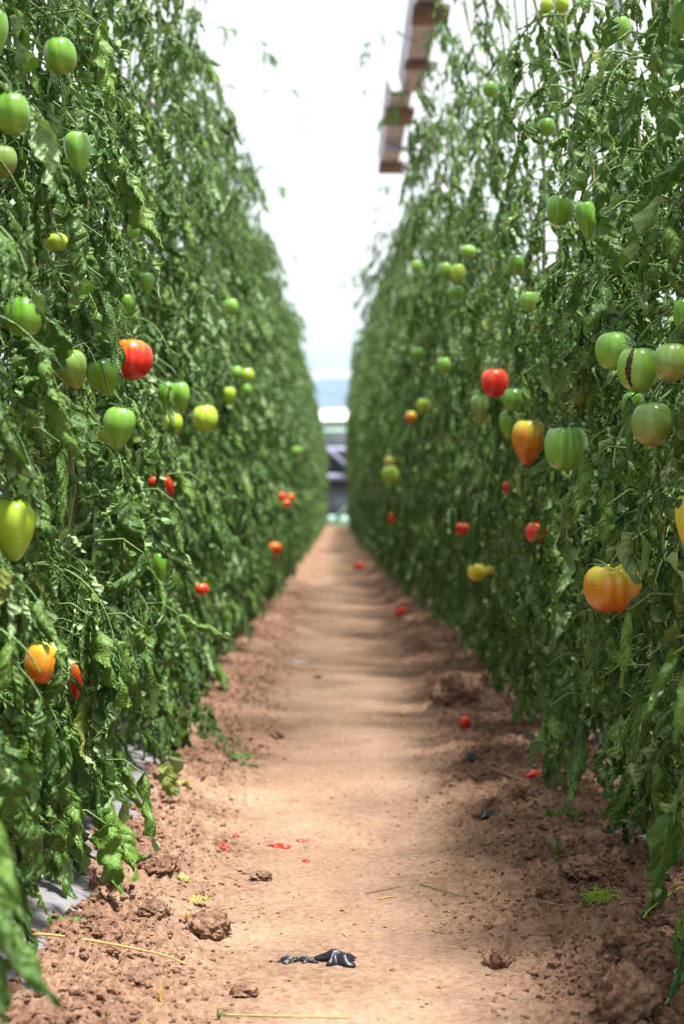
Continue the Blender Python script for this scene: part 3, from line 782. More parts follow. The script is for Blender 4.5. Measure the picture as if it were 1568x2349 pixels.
# ------------------------------------------------------------------ far end of the greenhouse
def beam(a, b, r, n=8): return pinch([a, b], r, n)
FE = 53.0
def far_pt(px, py, d): return CP + ray(px, py) * d
fr_ = empty('gable_frame', (0, FE, 0)); tag(fr_, 'pale steel end frame with cross rails and braces closing the far end of the aisle', 'frame')
def part(name, V, F, mat, root): return obj(name, mesh(name, V - np.array(root.location), F), mat, root)
zz = lambda py, d: CP[2] + ray(775, py)[2] * d
for py, mt, r in ((990, 'greenrail', .09), (1032, 'rail', .10), (1094, 'rail', .11)):
    z = zz(py, FE); V, F = box(-3.2, 3.2, FE - .05, FE + .05, z - r, z + r); part('rail', V, F, M[mt], fr_)
V, F = box(-3.2, 3.2, FE - .1, FE + .1, 0.0, .42); part('sill', V, F, M['greenrail'], fr_)
for a, b in (((-.9, FE - .08, zz(1000, FE)), (.75, FE - .08, zz(1094, FE))), ((-.1, FE - .08, .3), (1.1, FE - .08, zz(1110, FE)))):
    part('brace', *beam(a, b, .07), M['rail'] if a[2] > 1 else M['greenrail'], fr_)
for x in (-3.2, 3.2):
    V, F = box(x - .08, x + .08, FE - .08, FE + .08, -.1, zz(985, FE)); part('post', V, F, M['rail'], fr_)
V, F = box(-3.1, 3.1, FE + .3, FE + .33, zz(1120, FE), zz(975, FE))
tag(obj('shade_net', mesh('shade_net', V, F), M['net']), 'dark blue-green shade net hanging behind the end frame', 'net')
V, F = box(-3.1, 3.1, FE + .36, FE + .42, 0.0, zz(1121, FE))
tag(obj('low_wall', mesh('low_wall', V, F), M['wallfar']), 'grey low wall behind the lower rails of the end frame', 'wall')
V, F = box(-60, 60, 62, 200, -.05, .18)
# bush line, white roof and hills beyond
def blob_line(name, x0, x1, yy, z0, z1, mat, seed, n=160, jag=.15, depth=6):
    x = np.linspace(x0, x1, n); z1 = CAMZ + (z1 - CAMZ) * (yy + depth) / yy; top = z1 + (z1 - z0) * jag * fbm(x * 8 / (x1 - x0), x * 0 + seed, seed, 5)
    rows = []
    for q in np.linspace(0, 1, 9):
        rows.append(np.stack([x, yy + depth * q + depth * .15 * fbm(x * 30 / (x1 - x0), x * 0 + q * 3, seed + 4, 3), z0 + (top - z0) * math.sin(q * math.pi / 2) ** .6], -1))
    V = np.concatenate(rows); m = n
    i = np.arange(8)[:, None] * m + np.arange(m - 1)[None, :]
    return obj(name, mesh(name, V, np.stack([i, i + 1, i + m + 1, i + m], -1).reshape(-1, 4)), mat)
tag(blob_line('hedge', -14, 14, 60, 0, zz(962, 60), M['tree'], 3, jag=.04, depth=3), 'dark green hedge beyond the end frame of the aisle', 'hedge')
hb = empty('shed', (0, 72, 0)); tag(hb, 'white roofed shed beyond the dark hedge at the end of the aisle', 'shed')
zr = zz(968, 72); zt = zz(934, 72)
V, F = box(-4, 4, 72, 80, 0, zr); part('wall', V, F, M['wallfar'], hb)
V = np.array([(-4.4, 71.6, zr - .15), (4.4, 71.6, zr + .25), (4.4, 76, zt + .3), (-4.4, 76, zt), (-4.4, 80.4, zr - .15), (4.4, 80.4, zr + .1),
              (-4.4, 71.6, zr - .35), (4.4, 71.6, zr + .05), (4.4, 80.4, zr - .1), (-4.4, 80.4, zr - .35)], float)
F = np.array([(0, 1, 2, 3), (3, 2, 5, 4), (6, 7, 1, 0), (9, 8, 5, 4), (6, 9, 8, 7)]); part('roof', V, F, M['roof'], hb).data.polygons.foreach_set('use_smooth', [False] * 5)
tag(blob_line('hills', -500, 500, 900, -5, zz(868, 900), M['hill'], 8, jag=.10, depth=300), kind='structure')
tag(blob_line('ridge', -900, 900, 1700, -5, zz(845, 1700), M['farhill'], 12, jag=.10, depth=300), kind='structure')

# overhead gutter on brown cross boards, along the right row
GZ = CAMZ + 3.5
gut = empty('overhead_gutter', (0.68, 6, GZ)); tag(gut, 'long grey metal gutter on brown boards overhead above the right row', 'gutter')
def prism_y(prof, y0, y1, mat, name):
    n = len(prof); V = np.array([(x, yy, z) for yy in (y0, y1) for x, z in prof], float)
    F = np.array([(i, (i + 1) % n, n + (i + 1) % n, n + i) for i in range(n)]); o = part(name, V, F, mat, gut); o.data.polygons.foreach_set('use_smooth', [False] * n); return o
prof = [(.53, GZ + .16), (.53, GZ + .15), (.57, GZ), (.74, GZ), (.78, GZ + .15), (.78, GZ + .16), (.73, GZ + .02 + .01), (.58, GZ + .03)]
prism_y([(x - .02, z) for x, z in prof], 4.0, 12.2, M['galv'], 'trough')
prism_y([(x - .12, z - .02) for x, z in prof], 12.2, 14.9, M['galv'], 'trough_end')
for yb, xb, wb_ in ((7.6, .50, .2), (10.0, .50, .34), (11.3, .50, .10), (12.6, .39, .50), (14.6, .39, .42)):
    V, F = box(xb + .03, xb + .29, yb, yb + wb_, GZ - .05, GZ - .005); part('cross_board', V, F, M['board'], gut)
for yb in (5.0, 13.8):
    V, F = box(0.98, 1.04, yb, yb + .06, 0.0, GZ + .02); 
    part('post', V, F, M['galv'], gut)
    V, F = box(0.45, 1.04, yb, yb + .06, GZ - .10, GZ - .05); part('bracket', V, F, M['galv'], gut)

# cross wires high over the aisle
for pa, pb, d, lb in (((470, 52), (620, 0), 9, 'thin cross wire nearest overhead, slanting at the top of the aisle'), ((500, 125), (800, 45), 12.5, 'thin wire over the aisle below the nearest one'), ((640, 205), (900, 145), 16, 'faint wire over the aisle, third from the top')):
    a, b = far_pt(*pa, d), far_pt(*pb, d); ex = (b - a)
    pts = [a - ex * 1.2 + (b + ex * 2.2 - a) * q + [0, 0, -.02 * math.sin(q * 3.1)] for q in np.linspace(0, 1, 12)]
    tag(obj('overhead_wire', mesh('overhead_wire', *tube(pts, .0022, 5)), M['wire']), lb, 'wire', 'wires over the aisle')

# ------------------------------------------------------------------ shoots reaching into the bright gap, parts of their plants
def nearest_plant(side, yy): return min([p for p in near + far if p[0] == side], key=lambda p: abs(p[1] - yy))[2]
def to_local(root, V):
    mi = (Matrix.Translation(root.location) @ root.rotation_euler.to_matrix().to_4x4() @ Matrix.Diagonal((*root.scale, 1))).inverted()
    A_ = np.array(mi); return V @ A_[:3, :3].T + A_[:3, 3]
def shoot(side, path_px, d, seed, n=9, size=.55, down=True):
    rng = random.Random(seed); pts = [far_pt(x, y_, d + dd) for x, y_, dd in path_px]
    P = []; 
    for i in range(len(pts) - 1):
        for q in np.linspace(0, 1, 6, endpoint=False): P.append(pts[i] * (1 - q) + pts[i + 1] * q)
    P.append(pts[-1]); P = np.array(P)
    for _ in range(3): P[1:-1] = (P[:-2] + P[1:-1] * 2 + P[2:]) / 4
    root = nearest_plant(side, d)
    V, F = tube(P, np.linspace(.004, .0015, len(P)), 5)
    obj('shoot', mesh('shoot', to_local(root, V), F), M['stem'], root)
    L = []
    for k in range(n):
        i = rng.randrange(2, len(P)); rach, lfs = lib('mid')[rng.randrange(30)]
        a = rng.uniform(-3.14, 3.14); s = size * rng.uniform(.7, 1.1)
        for prt in [rach] + lfs: L.append((rotz(prt[0] * s, a) + P[i], prt[1], prt[2]))
    V, F, A = join(L)
    obj('young_leaves', mesh('young_leaves', to_local(root, V), F, A), M['young'], root)
shoot(-1, [(480, 60, 0), (540, 70, 0), (600, 110, 0), (625, 140, .1)], 7.5, 1, 7, .42)
shoot(-1, [(500, 190, 0), (580, 210, 0), (640, 200, 0), (690, 215, 0), (682, 300, 0)], 9.5, 2, 9, .38)
shoot(-1, [(560, 330, 0), (620, 400, .2), (640, 450, .2)], 10.5, 3, 7, .45)
shoot(-1, [(600, 560, 0), (650, 600, 0), (672, 580, 0)], 14, 4, 7, .6)
shoot(-1, [(660, 760, 0), (690, 720, 0), (712, 790, 0)], 20, 14, 8, .8)
shoot(1, [(960, 100, 0), (900, 70, 0), (850, 75, 0), (848, 190, 0)], 9.0, 5, 8, .36)
shoot(1, [(940, 180, 0), (915, 240, 0), (890, 290, 0)], 9.5, 6, 8, .5)
shoot(1, [(900, 430, 0), (870, 420, 0), (880, 520, 0)], 11.5, 7, 7, .5)
shoot(1, [(850, 640, 0), (805, 610, 0), (800, 690, 0)], 16, 8, 9, .7)
shoot(1, [(1040, 60, 0), (1010, 110, 0), (985, 60, 0)], 7.8, 9, 10, .6)

# single prominent leaves, parts of the near plants
def hero_leaf(side, px, py, d, ex, ey, wpx, nrm, roll, bend=(0, 0), twist=0, grav=0, mat='leaf', rnd=.5, dd=-.03, curl=0, over=1.1):
    """one leaflet from (px, py) down to its tip at (ex, ey)"""
    p = far_pt(px, py, d); e = far_pt(ex, ey, d + dd); root = nearest_plant(side, d); L = np.linalg.norm(e - p) * over
    dr = unit(unit(e - p) + np.array([0, 0, .5]) * (bend[0] * L * .3))
    V1, F1, A1 = leaflet(p, dr, np.array(nrm, float), L, wpx * d / FPX * 1.9, R, 40, 16, roll * 1.45, (lambda q: bend[0] + bend[1] * q * q), twist, grav, rnd, curl)
    st = [p + np.array([side * .12, .02, .03]), p + np.array([side * .05, 0, .035]), p]
    V2, F2 = tube(st, [.003, .0025, .0018], 6)
    V, F, A = join([(V1, F1, A1), (V2, F2, np.tile([0.0, .5, .5], (len(V2), 1)))])
    obj('leaf', mesh('leaf', to_local(root, V), F, A), M[mat], root)
HL = [
 (-1, 240, 640, 3.25, 296, 874, 32, (.5, -.8, .4), 1.3, (1, 0), 3), (-1, 232, 60, 3.0, 262, 225, 46, (.3, -.9, .2), 1.4, (0, 6), 4),
 (-1, 240, 548, 3.1, 292, 668, 48, (.3, -.6, .9), 1.7, (6, 4), 2), (-1, 140, 905, 3.0, 216, 1025, 60, (.5, -.8, .4), 1.2, (0, 2), 2),
 (-1, 118, 738, 2.85, 62, 872, 84, (.1, -1, .1), .8, (0, 2), 1), (-1, 20, 235, 2.85, 130, 330, 44, (.3, -.6, .8), 1.6, (2, 0), 3),
 (-1, 95, 265, 2.9, 155, 395, 50, (.4, -.6, .7), 1.6, (2, 2), 2), (-1, 2, 600, 2.7, 66, 680, 56, (.2, -.7, .9), 1.8, (6, 3), 3),
 (-1, 215, 1420, 3.2, 295, 1590, 56, (.3, -.8, .5), 1.6, (1, 4), 4), (-1, 330, 1270, 3.4, 265, 1395, 30, (-.6, -.8, .3), 2.2, (-8, -8), 3),
 (-1, 145, 1020, 2.95, 150, 1240, 30, (.3, -1, .2), 1.8, (0, 5), 5), (-1, 330, 1440, 3.5, 350, 1560, 40, (.3, -1, .2), 1.6, (0, 3), 2),
 (-1, 250, 1895, 3.15, 272, 2030, 62, (.4, -.9, .2), 1.3, (0, 2), 2), (-1, 330, 1775, 3.5, 352, 1935, 36, (.3, -.8, .5), 1.8, (-2, 8), 5),
 (-1, 165, 1820, 3.0, 195, 1960, 46, (.3, -.9, .5), 1.8, (2, 6), 5), (-1, 120, 1850, 2.9, 140, 2010, 46, (.3, -.9, .5), 1.7, (2, 4), 3),
 (-1, 95, 1480, 2.9, 110, 1575, 60, (.3, -1, .3), .8, (3, 0), 0), (-1, 130, 1080, 3.0, 235, 1110, 36, (.1, -.6, .9), 2.0, (4, 4), 4),
 (-1, 60, 1640, 2.75, 95, 1790, 62, (.3, -.8, .5), 1.7, (2, 8), 5), (-1, 20, 1100, 2.6, 60, 960, 44, (.2, -.9, .3), 1.7, (0, 5), 5),
 (-1, 390, 890, 4.2, 400, 1005, 22, (.2, -.9, .3), 2.0, (0, 8), 4), (-1, 470, 1110, 4.4, 520, 1270, 26, (.2, -.9, .3), 2.0, (0, 8), 4),
 (-1, 400, 1150, 4.0, 420, 1290, 26, (.2, -.9, .3), 2.1, (0, -8), 6), (-1, 410, 1410, 4.2, 520, 1455, 26, (.1, -.5, .9), 2.0, (0, 4), 3),
 (1, 1440, 915, 2.95, 1452, 1090, 34, (-.3, -.9, .2), 2.0, (0, 6), 6), (1, 1460, 1040, 2.95, 1408, 1125, 32, (.5, -.9, -.2), 1.8, (8, 12), 3),
 (1, 1375, 500, 3.0, 1440, 640, 46, (-.4, -.8, .2), 1.6, (2, 4), 6), (1, 1345, 1060, 3.2, 1320, 1180, 40, (-.5, -.8, .2), 1.5, (0, 3), 4),
 (1, 1335, 1660, 3.5, 1318, 1840, 40, (-.5, -.8, .2), 1.8, (-4, 4), 3), (1, 1530, 1780, 3.2, 1525, 1975, 44, (-.5, -.8, .2), 1.8, (0, 2), 3),
 (1, 1260, 1620, 3.9, 1310, 1740, 34, (-.5, -.8, .2), 1.8, (-12, 0), 3), (1, 1545, 1500, 2.5, 1475, 1660, 40, (-.5, -.8, .2), 1.9, (4, 2), 5),
 (1, 1568, 1545, 2.3, 1560, 1700, 40, (-.5, -.8, .2), 1.9, (-6, -2), 3), (1, 1395, 640, 3.0, 1360, 760, 38, (-.5, -.8, .3), 1.7, (-6, 2), 3),
 (1, 1480, 120, 2.9, 1510, 5, 46, (-.5, -.8, .3), 1.5, (3, 2), 3), (1, 1390, 380, 3.0, 1365, 480, 36, (-.5, -.8, .3), 1.8, (4, 8), 5),
 (1, 1390, 110, 3.0, 1385, 10, 36, (-.5, -.8, .3), 1.8, (4, 8), 5), (1, 1310, 295, 3.5, 1252, 330, 34, (-.2, -.6, .8), 1.8, (8, 8), 3),
 (1, 1470, 170, 2.8, 1430, 330, 40, (-.4, -.8, .3), 1.6, (2, 5), 4), (1, 1540, 240, 2.6, 1520, 330, 50, (-.3, -.7, .6), 1.4, (2, 5), 2),
 (1, 1500, 1130, 2.8, 1550, 1150, 36, (-.1, -.5, .9), 1.9, (4, 4), 3), (1, 1390, 1160, 3.1, 1385, 1250, 30, (-.4, -.8, .3), 1.4, (0, 5), 2),
 (1, 1290, 1240, 3.6, 1305, 1130, 30, (-.4, -.8, .3), 1.6, (0, 5), 4), (1, 1250, 1530, 3.9, 1170, 1420, 26, (-.4, -.8, .3), 1.9, (0, 5), 4),
 (1, 1440, 1400, 2.95, 1432, 1560, 34, (-.4, -.8, .3), 2.0, (0, 6), 7), (1, 1370, 1560, 3.2, 1365, 1440, 36, (-.4, -.8, .3), 1.8, (2, 4), 4),
 (1, 1480, 1600, 2.9, 1450, 1760, 36, (-.4, -.8, .3), 1.9, (2, 4), 5), (1, 1195, 860, 4.4, 1215, 950, 22, (-.4, -.8, .3), 2.0, (2, 4), 4),
 (1, 1225, 1245, 4.0, 1245, 1195, 14, (-.4, -.8, .3), 1.4, (2, 4), 1)]
for a_ in HL:
    hero_leaf(*a_, rnd=R.random() * .9)
# the out-of-focus leaves close to the camera at the left picture edge
for a_ in ((-20, 1880, 1.75, 40, 2080, 60, (.3, -.9, .3), 1.5, (0, 2), 2), (-15, 2030, 1.7, 30, 2200, 50, (.3, -.9, .3), 1.5, (0, 2), 2), (0, 2150, 1.7, 125, 2290, 44, (.3, -.8, .5), 1.8, (2, 2), 2), (5, 2130, 1.75, 85, 2210, 50, (.3, -.8, .6), 1.2, (2, 2), 2), (-5, 2200, 1.7, 10, 2330, 40, (.3, -.8, .6), 1.2, (2, 2), 2)):
    hero_leaf(-1, *a_, mat='leaf', rnd=R.random() * .9)

# ------------------------------------------------------------------ soil clods
def clod_mesh(w, h, seed, n=28):
    rng = random.Random(seed); t = np.linspace(0, math.pi, n)[:, None]; p = np.linspace(0, 2 * math.pi, 2 * n, endpoint=False)[None, :]
    X, Y, Z = np.sin(t) * np.cos(p), np.sin(t) * np.sin(p), np.cos(t) + 0 * p
    o = seed * 3.1
    def n3(k, s): return (vnoise(X * k + o, Y * k + Z * k * 1.3, s) + vnoise(Z * k - o, X * k * 1.1 - Y * k, s + 1) + vnoise(Y * k + o, Z * k + X * .7 * k, s + 2)) / 1.6
    r = 1 + .55 * n3(1.6, 1) + .30 * n3(4, 5) + .20 * np.abs(n3(9, 9)) + .13 * n3(18, 13) + .08 * n3(40, 17)
    V = np.stack([X * r * w / 2, Y * r * w / 2, Z * r * h / 2], -1).reshape(-1, 3); m = 2 * n
    F = [(i * m + j, (i + 1) * m + j, (i + 1) * m + (j + 1) % m, i * m + (j + 1) % m) for i in range(n - 1) for j in range(m)]
    return V, np.array(F)
for k, (px, py, w, h_, lab) in enumerate([
    (483, 2125, 84, 60, 'round soil clod beside the path, below the withered yellow leaf'),
    (1436, 2275, 120, 110, 'biggest soil clod, blurred, in the lower right corner'),
    (1440, 2165, 100, 74, 'broad soil clod on the right side above the biggest one'),
    (1148, 2200, 62, 46, 'lone dark clod right of the path near the bottom'),
    (1048, 1585, 110, 74, 'dark rounded clod at the foot of the right row, half way down the path'),
    (1335, 1995, 96, 44, 'low flat clod below the grass tuft on the right'),
    (352, 2090, 70, 40, 'small clod against the left mulch film'),
    (362, 1985, 100, 50, 'reddish clod beside the lowest hanging leaves of the left row'),
    (1195, 1820, 60, 36, 'clod just below the brown stick on the right'),
    (600, 2010, 46, 22, 'small clod left of the path by the red skin scraps'),
    (1540, 2110, 90, 60, 'clod at the right picture edge below the hanging leaf'),
    (1250, 2050, 50, 26, 'small clod left of the lime weed'),
    (1090, 1480, 60, 36, 'blurred clod under the right row, further down the path'),
    (300, 2240, 80, 36, 'low blurred clod below the long straw, bottom left'),
    (630, 1690, 40, 24, 'small brown clod left of the path centre'),
    (560, 2270, 60, 26, 'low clod near the bottom edge left of the black plastic')]):
    p, d = ground_at(px, py + h_ * .35)
    s = d / FPX; o = obj('soil_clod', mesh('soil_clod', *clod_mesh(w * s * .95, h_ * s * 1.15, k + 2, 48)), M['soil'], loc=(p[0], p[1], p[2] + h_ * s * .28))
    o.rotation_euler = (0, 0, k * 1.3); tag(o, lab, 'clod of soil', 'larger clods on the soil')
# crumbs nobody could count
ico = bpy.data.meshes.new('t'); import bmesh
bm = bmesh.new(); bmesh.ops.create_icosphere(bm, subdivisions=1, radius=1); bm.to_mesh(ico); bm.free()
IV = np.array([v.co[:] for v in ico.vertices]); IF = np.array([p.vertices[:] for p in ico.polygons]); bpy.data.meshes.remove(ico)
n = 60000
yc = 2.0 * np.exp(NR.random(n) ** 1.0 * math.log(14 / 2.0)); xc = NR.uniform(-.95, 1.15, n)
lf = loose_f(xc, yc); keep = NR.random(n) < (0.10 + 0.9 * lf); xc, yc, lf = xc[keep], yc[keep], lf[keep]; n = len(xc)
rr = (0.0016 + 0.0075 * NR.random(n) ** 3.4) * (0.55 + .6 * lf); zc = ground_z(xc, yc) + rr * .35
jit = 1 + .28 * NR.standard_normal((n, len(IV))).clip(-1.5, 1.5)
Vc = IV[None] * jit[..., None] * rr[:, None, None] * np.array([1.1, 1, .8]) + np.stack([xc, yc, zc], -1)[:, None]
Ac = np.repeat(np.stack([(1 - lf) * .9, lf * 0, lf * 0], -1), len(IV), 0)
Fc = IF[None] + (np.arange(n) * len(IV))[:, None, None]
tag(obj('soil_crumbs', mesh('soil_crumbs', Vc.reshape(-1, 3), Fc.reshape(-1, 3), Ac, False), M['soil']), 'loose soil crumbs strewn over the beds and path', 'soil crumbs', kind='stuff')
# chopped straw and dry stalk bits
parts = []
for k in range(420):
    yy = 2.1 * math.exp(R.random() * math.log(9 / 2.1)); xx = R.uniform(-.6, .85); a = R.uniform(0, 3.14); L = R.uniform(.006, .035)
    dx, dy = math.cos(a) * L / 2, math.sin(a) * L / 2
    pts = [(xx + dx * q, yy + dy * q, gz(xx + dx * q, yy + dy * q) + .0025) for q in (-1, 0, 1)]; parts.append(pinch(pts, R.uniform(.0005, .0011), 4))
tag(obj('straw_bits', mesh('straw_bits', *join(parts)), M['straw']), 'short bits of dry straw scattered over the soil', 'straw', kind='stuff')

# ------------------------------------------------------------------ things lying on the soil
def lying(px, py, lift=.004):
    p, d = ground_at(px, py); return p + np.array([0, 0, lift]), d
def stalk(name, pa, pb, r, mat, lab, cat, sag=.0, bow=0, up=.004):
    a, _ = lying(*pa); b, _ = lying(*pb); pts = []
    nrm = unit(np.cross(b - a, [0, 0, 1]))
    for q in np.linspace(0, 1, 12):
        p = a * (1 - q) + b * q + nrm * bow * math.sin(q * math.pi); pts.append(p)
    lift = max(gz(p[0], p[1]) + r * .5 - p[2] for p in pts[1:-1]); k_ = 1.05
    for q, p in zip(np.linspace(0, 1, 12), pts): p[2] += lift * k_ * min(1, .65 + 3 * q, .65 + 3 * (1 - q)) + up * math.sin(q * math.pi) * .3
    return tag(obj(name, mesh(name, *pinch(pts, [r * (1.15 - .4 * q) for q in np.linspace(0, 1, 12)], 6)), mat), lab, cat)
stalk('straw_stalk', (55, 2168), (428, 2238), .0026, M['straw'], 'long blurred golden straw lying across the bottom left soil', 'straw stalk', bow=-.01)
stalk('straw_stalk', (1385, 1904), (1474, 1852), .0032, M['straw'], 'short yellow straw standing out beside the right mulch film', 'straw stalk')
stalk('stick', (1126, 1776), (1224, 1798), .004, M['twig'], 'brown stick on the soil left of the red tomato piece', 'stick')
stalk('twig', (838, 2050), (918, 2034), .0015, M['twig'], 'thin brown twig on the path below its middle', 'twig')
stalk('twig', (866, 2064), (908, 2058), .0017, M['straw'], 'short tan twig just below the thin brown one', 'twig')
stalk('twig', (962, 2030), (1060, 2058), .0012, M['grass'], 'thin green stalk on the right of the path', 'twig')
stalk('twig', (1236, 2072), (1300, 2088), .0022, M['twig'], 'curved brown root beside the lime weed', 'twig', bow=.02)
stalk('twig', (990, 2135), (1020, 2142), .0014, M['twig'], 'tiny dark twig on the trodden path right of centre', 'twig')
stalk('straw_stalk', (1475, 2125), (1568, 2045), .0018, M['lime'], 'greenish stalk at the right picture edge', 'straw stalk')
stalk('straw_stalk', (510, 2330), (800, 2336), .0013, M['straw'], 'pale straw lying along the bottom picture edge', 'straw stalk')
stalk('plant_stalk', (1412, 1828), (1540, 1842), .0055, M['lime'], 'pale cut stalk with brown ends under the right row', 'stalk')
def scrap(name, px, py, w, h_, mat, lab, cat, seed, crumple=1.0):
    p, d = lying(px, py, 0); s = d / FPX; rng = random.Random(seed); n = 14
    w3 = w * s; dep = h_ * s * 1.5
    u = np.linspace(-1, 1, n + 1); U, Vv = np.meshgrid(u, u)
    Rr = np.maximum(np.abs(U), np.abs(Vv)); ang = np.arctan2(Vv, U)
    L = np.sqrt(U ** 2 + Vv ** 2) + 1e-6; U2, V2 = U / L * Rr, Vv / L * Rr
    edge = 1 + .45 * np.sin(ang * 2 + seed) * .6 + .35 * np.sin(ang * 5 + seed * 2) * Rr
    X = U2 * w3 / 2 * edge; Y = V2 * dep / 2 * edge
    Z = h_ * s * crumple * (.45 * (1 - Rr ** 2) + .55 * fbm(U * 2.2 + seed, Vv * 2.2, seed, 3) * (1 - .5 * Rr)) + .002
    gx, gy = p[0] + X.ravel(), p[1] + Y.ravel()
    G = ground_z(gx, gy); Zr = np.maximum(Z.ravel() + (G * .3 + p[2] * .7), G + .0015)
    V = np.stack([X.ravel(), Y.ravel(), Zr - p[2]], -1); m = n + 1
    i = np.arange(n)[:, None] * m + np.arange(n)[None, :]
    F = np.stack([i, i + 1, i + m + 1, i + m], -1).reshape(-1, 4)
    o = obj(name, mesh(name, V, F), mat, loc=p); o.modifiers.new('thickness', 'SOLIDIFY').thickness = .0012
    return tag(o, lab, cat)
scrap('plastic_scrap', 772, 2206, 78, 44, M['black'], 'crumpled black plastic scrap in the middle of the path, largest of three', 'plastic scrap', 3)
scrap('plastic_scrap', 660, 2206, 46, 18, M['black'], 'small black plastic scrap left of the crumpled one, leftmost of three', 'plastic scrap', 5)
scrap('plastic_scrap', 704, 2206, 44, 16, M['black'], 'small black plastic scrap between the other two on the path', 'plastic scrap', 9)
scrap('plastic_scrap', 1116, 1868, 50, 26, M['black'], 'dark blue-black plastic scrap on the right, below the brown stick', 'plastic scrap', 12)
scrap('plastic_scrap', 1078, 1746, 30, 26, M['black'], 'upturned black plastic scrap left above the brown stick', 'plastic scrap', 14, 1.4)
scrap('plastic_scrap', 1212, 1690, 50, 18, M['black'], 'black plastic scrap against the foot of the right row', 'plastic scrap', 15)
scrap('plastic_scrap', 727, 1555, 18, 12, M['black'], 'tiny black crumb of plastic on the path, far off', 'plastic scrap', 16)
scrap('plastic_scrap', 688, 1519, 50, 14, M['greyfilm'], 'blurred grey plastic scrap left of the path, far off', 'plastic scrap', 18, .5)
scrap('film_piece', 1452, 1902, 60, 36, M['greyfilm'], 'torn grey film piece below the short yellow straw', 'plastic film', 22, .5)
scrap('film_piece', 1500, 1922, 70, 36, M['greyfilm'], 'torn grey film piece beside the lowest hanging leaf of the right row', 'plastic film', 25, .6)
scrap('film_piece', 1228, 1622, 60, 42, M['film'], 'pale rounded film bulge at the foot of the right row', 'plastic film', 27, 1.1)
scrap('film_piece', 1378, 1705, 40, 50, M['film'], 'pale film piece behind hanging leaves of the right row', 'plastic film', 28, 1.1)
for q, (px, py, w, h_, lab) in enumerate([(515, 1950, 18, 22, 'upright red tomato skin scrap left of the path'), (641, 1944, 48, 12, 'long flat red tomato skin scrap on the left of the path'),
    (702, 1977, 20, 7, 'small red scrap beside a white straw bit'), (692, 1930, 26, 7, 'thin red scrap above the white straw bit'), (540, 1918, 14, 7, 'tiny red scrap above the long flat one')]):
    scrap('tomato_skin_scrap', px, py, w, h_, M['redskin'], lab, 'tomato scrap', 40 + q, 1.2)
# fallen red tomatoes
for q, (px, py, w, h_, lab) in enumerate([(822, 1299, 30, 17, 'fallen red tomato lying furthest down the path'), (917, 1407, 30, 19, 'fallen red tomato at the right edge of the path, half way down'),
    (1066, 1652, 24, 28, 'red tomato piece standing on the soil right of the path'), (1219, 1777, 34, 20, 'small red pointed tomato piece beside the brown stick')]):
    p, d = ground_at(px, py + h_ * .4); s = d / FPX
    root = empty('fallen_tomato', (p[0], p[1], p[2] + h_ * s * .42), (1.2 if h_ < w else .2, .3, q)); tag(root, lab, 'tomato', 'red tomatoes on the soil')
    V, F, top, bot = tomato_mesh('h', min(w, h_) * s, max(w, h_) * s, random.Random(q), 24, 30)
    V[:, 0] *= 1 + .2 * np.sin(V[:, 2] * 90)
    if h_ < w: root.rotation_euler = (0, 1.45, .15 * q)
    obj('fruit', mesh('fruit', V, F), T['red'], root)
    obj('calyx', mesh('calyx', *calyx_mesh(top, w * s * .6, random.Random(q))), M['calyx'], root)
# grass tuft, lime weed, small seedlings
def tuft(name, px, py, n, L, spread, mat, lab, cat, seed, rad=.0013, lean=0):
    p, d = lying(px, py, 0); rng = random.Random(seed); parts = []
    for k in range(n):
        a = rng.uniform(0, 6.28); sp = rng.uniform(.2, 1) * spread; l = L * rng.uniform(.55, 1)
        pts = [np.array([math.cos(a) * sp * q ** 1.4 * l + lean * q * l, math.sin(a) * sp * q ** 1.4 * l, l * (q - .35 * sp * q * q)]) + rng.uniform(0, .002) for q in np.linspace(0, 1, 7)]
        parts.append(tube(pts, [rad * (1 - q) ** .7 + .0002 for q in np.linspace(0, 1, 7)], 4))
    return tag(obj(name, mesh(name, *join(parts)), mat, loc=p), lab, cat)
tuft('grass_tuft', 1280, 1980, 12, .085, .45, M['grass'], 'small dark green grass tuft on the loose soil at the right', 'grass', 1, lean=-.15)
stalk('grass_runner', (1276, 1978), (1208, 1922), .0014, M['grass'], 'single grass blade sprawling left from the tuft', 'grass', up=.02)
tuft('grass_tuft', 1160, 1878, 10, .022, .9, M['grass'], 'tiny green seedling beside the dark plastic scrap', 'seedling', 2)
tuft('grass_tuft', 500, 2340, 10, .025, .8, M['grass'], 'tiny green sprout at the bottom edge of the picture', 'seedling', 3)
tuft('dry_tuft', 368, 2300, 14, .045, .5, M['straw'], 'tangled dry straw tuft at the bottom left', 'dry tuft', 4)
tuft('dry_tuft', 425, 2118, 16, .028, 1.0, M['straw'], 'spiky dry tuft left of the round clod', 'dry tuft', 5)
tuft('dry_tuft', 1050, 1720, 10, .02, 1.0, M['grass'], 'tiny yellow-green sprout left of the upturned black scrap', 'seedling', 6)
p, d = lying(1372, 2075); s = d / FPX; rng = random.Random(8); parts = []
for k in range(110):
    c0 = np.array([rng.gauss(0, .02), rng.gauss(0, .014), .006 + abs(rng.gauss(0, .006))]); c0[1] += c0[0] * .5; P_ = [c0]; v = unit(np.array([rng.uniform(-1, 1), rng.uniform(-1, 1), rng.uniform(.0, 1.2)]))
    for q in range(7):
        v = unit(v + np.array([rng.uniform(-.6, .6), rng.uniform(-.6, .6), -.22])); P_.append(P_[-1] + v * .0055)
    P_ = np.array(P_); P_[:, 2] = np.maximum(P_[:, 2], -.002); parts.append(tube(P_, .0008, 4))
tag(obj('lime_weed', mesh('lime_weed', *join(parts)), M['lime'], loc=p), 'bright lime tangle of thin weed stems on the soil at the right', 'weed')
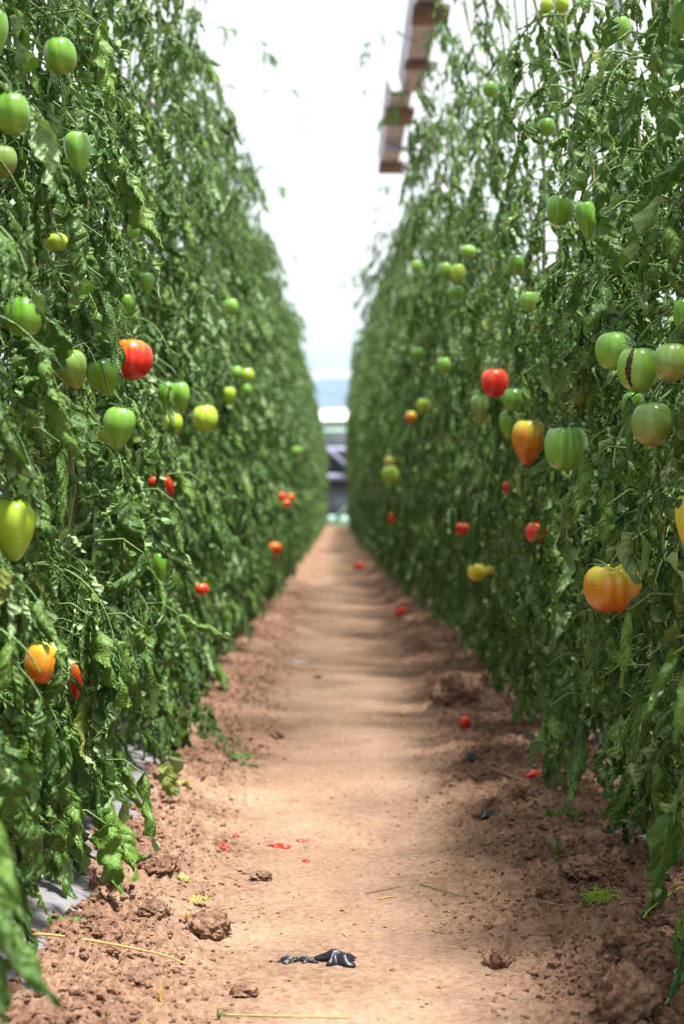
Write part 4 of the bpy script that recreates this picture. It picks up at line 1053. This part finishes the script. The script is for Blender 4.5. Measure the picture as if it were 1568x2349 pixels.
# litter leaves on the soil
def ground_leaf(px, py, L, wd, a, mat, lab, seed, roll=.9, name='fallen_leaf', cat='fallen leaf'):
    p, d = lying(px, py, .012)
    dn = lambda k0, k1: (lambda q: k0 + k1 * q * q)
    V1, F1, A1 = leaflet(np.zeros(3), np.array([math.cos(a), math.sin(a), .15]), np.array([0, -.3, 1.0]), L, wd, R, 24, 10, roll, dn(1, 10), R.uniform(-6, 6), 2, random.Random(seed).random() * .9)
    G = ground_z(V1[:, 0] + p[0], V1[:, 1] + p[1]) - p[2] + .0015; V1[:, 2] = np.maximum(V1[:, 2], G)
    return tag(obj(name, mesh(name, V1, F1, A1), mat, loc=p), lab, cat)
ground_leaf(300, 1975, .11, .035, -.35, M['young'], 'green curled leaf lying out from the left row onto the soil', 1)
ground_leaf(405, 2010, .07, .028, -1.0, M['dry'], 'yellowing withered leaf at the end of the green one on the soil', 2)
ground_leaf(430, 2075, .06, .03, .1, M['dry'], 'shrivelled yellow leaf tip above the round clod', 3)
ground_leaf(120, 2085, .09, .045, .1, M['dry'], 'dry brown leaf on the left mulch film', 4)
ground_leaf(60, 2130, .12, .06, .3, M['young'], 'broad pale green leaf lying beside the left mulch film', 5)
ground_leaf(1330, 1862, .10, .05, 3.3, M['leaf'], 'dark green leaf lying flat below the right row', 6, .3)
ground_leaf(530, 1745, .08, .03, -.3, M['young'], 'yellow-green leaf tip sprawling from the left row onto the path side', 7)
ground_leaf(380, 1800, .09, .04, -.2, M['dry'], 'pale yellow withered leaf at the foot of the left row', 8)
ground_leaf(1090, 1530, .15, .05, -1.2, M['young'], 'green leaf leaning on the dark clod under the right row', 9)
# sprawling low branch of the left row
root = nearest_plant(-1, 5.3)
L_ = []
pts = [far_pt(425, 1600, 5.3)]
a, _ = lying(455, 1690); b, _ = lying(540, 1750)
P_ = np.array([np.array([-.62, a[1] + .1, .30]), np.array([-.55, a[1], .16]), a + [0, 0, .03], (a + b) / 2 + [0, 0, .02], b + [0, 0, .01]])
V, F = tube(P_, [.004, .004, .003, .003, .002], 6); L_ = []
rng = random.Random(77)
for k in range(12):
    rach, lfs = lib('hi')[rng.randrange(60)]; i = rng.choice((1, 1, 2, 2, 3, 3, 4)); a_ = rng.uniform(-1.6, 1.2)
    for prt in [rach] + lfs:
        Vq = rotz(prt[0] * .55, a_) + P_[i]
        G = ground_z(Vq[:, 0], Vq[:, 1]) + .004; Vq[:, 2] = np.where(Vq[:, 2] < G, G + (Vq[:, 2] - G) * -.05, Vq[:, 2]); L_.append((Vq, prt[1], prt[2]))
obj('low_branch', mesh('low_branch', to_local(root, V), F), M['stem'], root)
V, F, A = join(L_); obj('branch_leaves', mesh('branch_leaves', to_local(root, V), F, A), M['leaf'], root)
